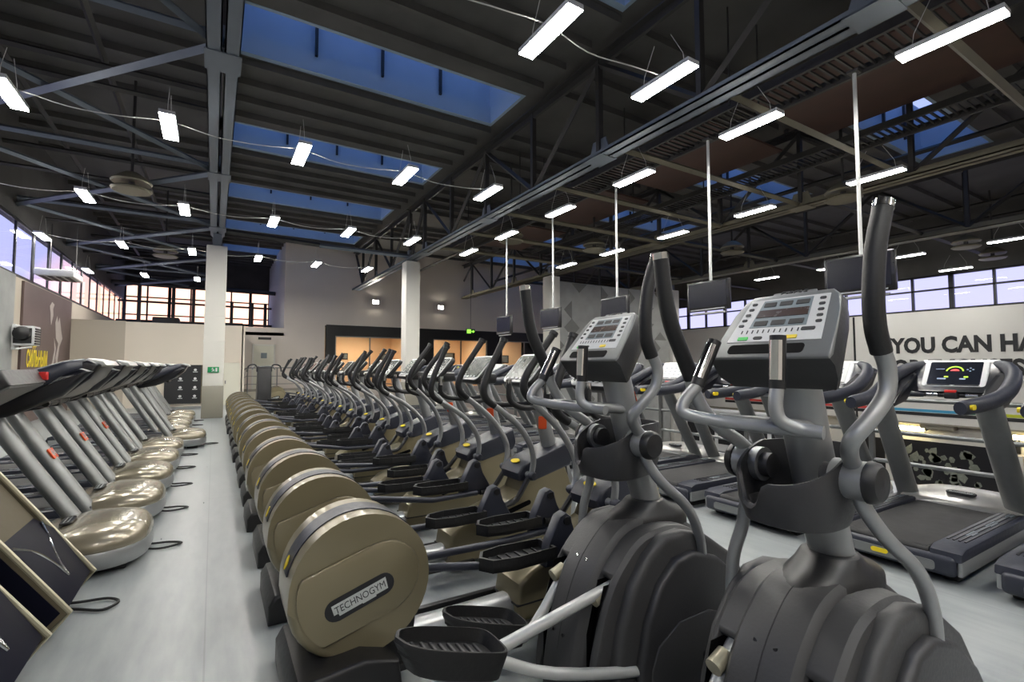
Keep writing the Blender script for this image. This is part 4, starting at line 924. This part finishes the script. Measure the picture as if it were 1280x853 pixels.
    MB().box(1.35, 1.42, -.045, .045, 1.09, 1.15, .012, 2).build('stop_holder', 'black', cb); MB().box(1.345, 1.39, -.038, .038, 1.142, 1.165, .006, 2).build('stop_key', 'red', cb)
    # console shell seen from the front, and the screen seen from the user's side
    sh = MB().prism([(1.37, 1.15), (1.39, 1.19), (1.55, 1.385), (1.6, 1.405), (1.67, 1.375), (1.62, 1.28), (1.5, 1.17), (1.41, 1.13)], -.30, .30, 'y', .025, 4).build('console_shell', 'gloss', t)
    for sd in (-1, 1):
        a_, b_ = sorted((sd * .265, sd * .385)); MB().prism([(.93, 1.04), (.98, 1.08), (1.2, 1.15), (1.45, 1.29), (1.58, 1.35), (1.64, 1.33), (1.5, 1.17), (1.25, 1.05), (1.02, 1.01)], a_, b_, 'y', .035, 4).build('arm_cowl', 'gloss', sh)
    MB().prism([(1.57, 1.39), (1.60, 1.418), (1.68, 1.40), (1.70, 1.37), (1.67, 1.36), (1.63, 1.39)], -.26, .26, 'y', .01, 2).build('top_trim', 'silver_light', sh)
    cf = frame3((1.475, 0, 1.29), (0, -1, 0), (.15, 0, .215))
    cn = MB().prism(rrect(.43, .27, .03), -.03, .012, 'z', .01, 3, mx=cf).build('console', 'white', t)
    MB().prism(rrect(.35, .235, .012, cy=.008), .008, .0145, 'z', .002, 1, mx=cf).build('console_screen', lcd, cn)
    if lcd == 'screen':
        g = [(x, y + .025) for x, y in arc(0, 0, .06, 5, 175, 14, .055)]; g2 = [(x, y + .025) for x, y in arc(0, 0, .05, 175, 5, 14, .044)]
        MB().prism(g + g2, .0145, .016, 'z', mx=cf).build('gauge', 'gauge', cn)
        for q in (-.05, .08): MB().prism(rrect(.03, .014, .006, cx=q, cy=-.03), .0145, .016, 'z', mx=cf).build('screen_button', 'gauge', cn)
        MB().prism(arc(0, .03, .03, 0, 180, 10, .02), .0145, .016, 'z', mx=cf).build('gauge_needle', 'gaugered', cn)
        k_ = MB().prism(rrect(.06, .012, .004, cx=-.08, cy=-.05), .0145, .016, 'z', mx=cf).prism(rrect(.04, .012, .004, cx=.06, cy=-.05), .0145, .016, 'z', mx=cf)
        for x, y in ((.1, .06), (.1, .03), (.118, .045), (.082, .045)): k_.prism(rrect(.012, .008, .002, cx=x, cy=y), .0145, .016, 'z', mx=cf)
        k_.prism(rrect(.06, .004, .001, cx=-.1, cy=.05), .0145, .016, 'z', mx=cf); k_.build('screen_icons', 'icon', cn)
    else:
        k_ = MB()
        for i in range(4):
            for j in range(3): k_.prism(rrect(.03, .012, .003, cx=-.12 + i * .08, cy=-.05 + j * .05), .0145, .016, 'z', mx=cf)
        k_.build('screen_print', 'consblue', cn)
    MB().prism([(-.18, -.118), (.18, -.118), (.16, -.108), (.03, -.108), (0, -.118), (-.03, -.108), (-.16, -.108)], .011, .015, 'z', mx=cf).build('console_line', 'ink', cn)
    for a_ in ((1.1, 1.3, -.1, .1), (.12, .3, -.38, -.3), (.12, .3, .3, .38), (1.7, 1.85, -.3, -.2), (1.7, 1.85, .2, .3)): MB().box(*a_, 0, .055, .01).build('foot_pad', 'rubber', t)
    return t
tm_r = treadmill('hoodgrey', 'screen'); tm_p = treadmill('hoodgrey', 'lcdpale'); tm_l = treadmill('hood', 'lcdpale')
def cord(root, seed):
    rr = random.Random(seed); a = rr.uniform(.0, .05)
    MB().tube([(1.85, .05, .05), (1.95, .02, .012), (2.05, -.01, .012), (2.1 + a, .05, .012), (2.06, .12, .012), (1.96, .14, .012), (1.88, .14, .03)], .008, 6, 5).build('power_cord', 'rubber', root)
cord(tm_l, 2)
for i in range(-1, 13):
    y = 1.62 + 1.0 * i
    lab = {-1: 'grey treadmill cut off by the picture edge, only its rear corner showing', 0: 'grey treadmill whose dark screen with green gauge is fully in view', 1: 'grey treadmill half behind the big charcoal console, its pale screen showing'}.get(i, 'grey treadmill on the railing side, %s one along from the slogan wall end' % ORD[i + 2])
    pr = tm_p if i in (1, 3, 4, 6, 8, 11) else tm_r
    loc = (3.93, y, 0)
    if i == -1: tm_r.location = loc; tag(tm_r, lab, None, 'grey treadmills along the railing')
    elif i == 1: tm_p.location = loc; tag(tm_p, lab, None, 'grey treadmills along the railing')
    else: dup(pr, loc, 0, lab, 'grey treadmills along the railing')
LT = []
for i in range(10):
    y = 4.55 + 1.12 * i; x = -2.32 + (.28 if i == 5 else .0)
    lab = 'rounded-hood treadmill along the mural wall, %s from the brown slab-sided machines' % ORD[i + 1]
    if i == 5: lab = 'rounded-hood treadmill standing forward of its row into the aisle'
    if i in (1, 2, 3): lab = 'rounded-hood treadmill wearing the orange number %d sticker' % (115 - i)
    if i == 9: lab = 'last rounded-hood treadmill of its row, by the white column'
    if i == 0: tm_l.location = (x, y, 0); LT.append(tag(tm_l, 'rounded-hood treadmill directly beside the brown slab-sided machines, first of its row', None, 'rounded-hood treadmills along the mural wall'))
    else: LT.append(dup(tm_l, (x, y, 0), 0, lab, 'rounded-hood treadmills along the mural wall'))
for i, num in ((1, '114'), (2, '113'), (3, '112')):
    fm = frame3((1.235, -.35, .665), (0, 1, 0), (-.52, 0, .86))
    sk = MB().prism(rrect(.125, .09, .012), -.004, .006, 'z', mx=fm).build('number_sticker', 'orange', LT[i])
    MB().text(num, .065, fm @ Matrix.Translation((0, 0, .008)), .001, .001).build('sticker_number', 'white', sk)

# ------------------------------------------------------------------ brown slab-sided machines, near left
def slab_machine():
    t = thing('incline_trainer', '', 'treadmill')
    for sd in (-1, 1):
        y = sd * .29
        MB().prism([(1.73, .14), (1.62, .03), (1.3, .03), (.8, .78), (.72, 1.1), (1.04, 1.12)], y - .012, y + .012, 'y', .003, 1).build('side_plate', 'brown', t)
        MB().prism([(1.70, .15), (1.61, .05), (1.25, .05), (1.1, .42), (1.47, .47)], y - .016 if sd < 0 else y + .01, y - .01 if sd < 0 else y + .016, 'y').build('lower_side_panel', 'slabhood', t)
        pe = MB()
        pe.tube([(1.05, y, 1.12), (1.735, y, .14), (1.63, y, .02)], .014, 8)
        pe.build('edge_trim', 'pale_edge', t)
    MB().prism([(1.03, 1.12), (1.3, .73), (1.46, .5), (1.42, .47), (.98, 1.09)], -.275, .275, 'y', .004, 1).build('front_panel', 'brown', t)
    hd = MB().prism([(1.46, .5), (1.55, .43), (1.72, .15), (1.62, .04), (1.2, .04), (1.2, .45)], -.275, .275, 'y', .012, 2).build('motor_hood', 'slabhood', t)
    for sd in (-1, 1): MB().tube([(1.5, sd * .24, .475), (1.56, sd * .12, .41), (1.62, sd * .03, .31), (1.67, 0, .235)], .008, 8, 4).build('chrome_strip', 'chrome', hd)
    MB().box(0, 1.25, -.26, .26, .05, .2, .02, 2).build('deck', 'belt', t)
    for sd in (-1, 1):
        a, b = sorted((sd * .25, sd * .31)); MB().box(0, 1.4, a, b, .04, .23, .012, 2).build('side_rail', 'navy', t)
        MB().tube([(.45, sd * .3, .95), (.8, sd * .3, 1.02), (1.0, sd * .3, 1.1)], .022, 10, 3).build('handrail', 'black', t)
    for a_ in (1.45, .1): MB().box(a_, a_ + .15, -.25, .25, 0, .055, .01).build('foot_pad', 'rubber', t)
    cn = MB().prism([(.98, 1.06), (1.0, 1.13), (1.3, 1.33), (1.44, 1.345), (1.48, 1.27), (1.12, 1.04)], -.3, .3, 'y', .02, 3).build('console', 'black', t)
    MB().prism([(1.0, 1.05), (1.12, 1.03), (1.47, 1.255), (1.475, 1.27), (1.4, 1.26)], -.28, .28, 'y', .003, 1).build('console_underside', 'consgrey', cn)
    MB().box(1.45, 1.487, .262, .305, 1.283, 1.33, .004, 1).build('red_label', 'red', cn)
    MB().box(1.15, 1.2, -.2, .2, 1.045, 1.06, mx=None).build('underside_slot', 'ink', cn)
    MB().tube([(1.6, .1, .03), (1.7, .08, .012), (1.82, .0, .012), (1.88, .08, .012), (1.82, .16, .012), (1.7, .16, .02), (1.6, .16, .03)], .008, 6, 5).build('power_cord', 'rubber', t)
    return t
sm = slab_machine(); sm.location = (-2.31, 3.57, 0)
tag(sm, 'brown slab-sided treadmill beside the first rounded hood, red label on its console', None, 'brown slab-sided treadmills')
s2 = dup(sm, (-2.34, 2.76, 0), 0, 'brown slab-sided treadmill at the very end of its row, cut off by the picture corner')
for c in kids(s2):
    if c.name.startswith('power_cord'): bpy.data.objects.remove(c)
# black dual-handle climber near the steps
cl = thing('stair_climber', 'black upright machine with curved handles below the white far door', 'stair climber', (1.25, 15.9, 0), R(-90))
MB().box(-.45, .45, -.3, .3, 0, .12, .03).build('base', 'black', cl)
MB().prism([(-.3, .1), (-.1, .75), (.1, 1.25), (.25, 1.3), (.35, .9), (.4, .1)], -.18, .18, 'y', .03, 3).build('body', 'black', cl)
MB().box(-.05, .25, -.2, .2, 1.2, 1.38, .04, 3).build('console', 'gloss', cl)
for sd in (-1, 1):
    MB().tube([(.1, sd * .15, 1.3), (.15, sd * .25, 1.42), (.2, sd * .4, 1.38), (.25, sd * .44, 1.22)], .022, 10, 4).build('handlebar', 'grip', cl)
    MB().tube([(.05, sd * .12, 1.3), (.0, sd * .22, 1.38), (-.05, sd * .3, 1.28)], .02, 10, 4).build('handlebar', 'silver', cl)
    MB().prism([(-.5, .3), (-.1, .34), (-.1, .38), (-.5, .34)], sd * .14 - .07, sd * .14 + .07, 'y', .01).build('pedal', 'rubber', cl)
MB().box(-.12, -.06, -.12, .12, .7, .95, .01, mx=Matrix.Rotation(0, 4, 'Y')).build('front_plate', 'silver', cl)
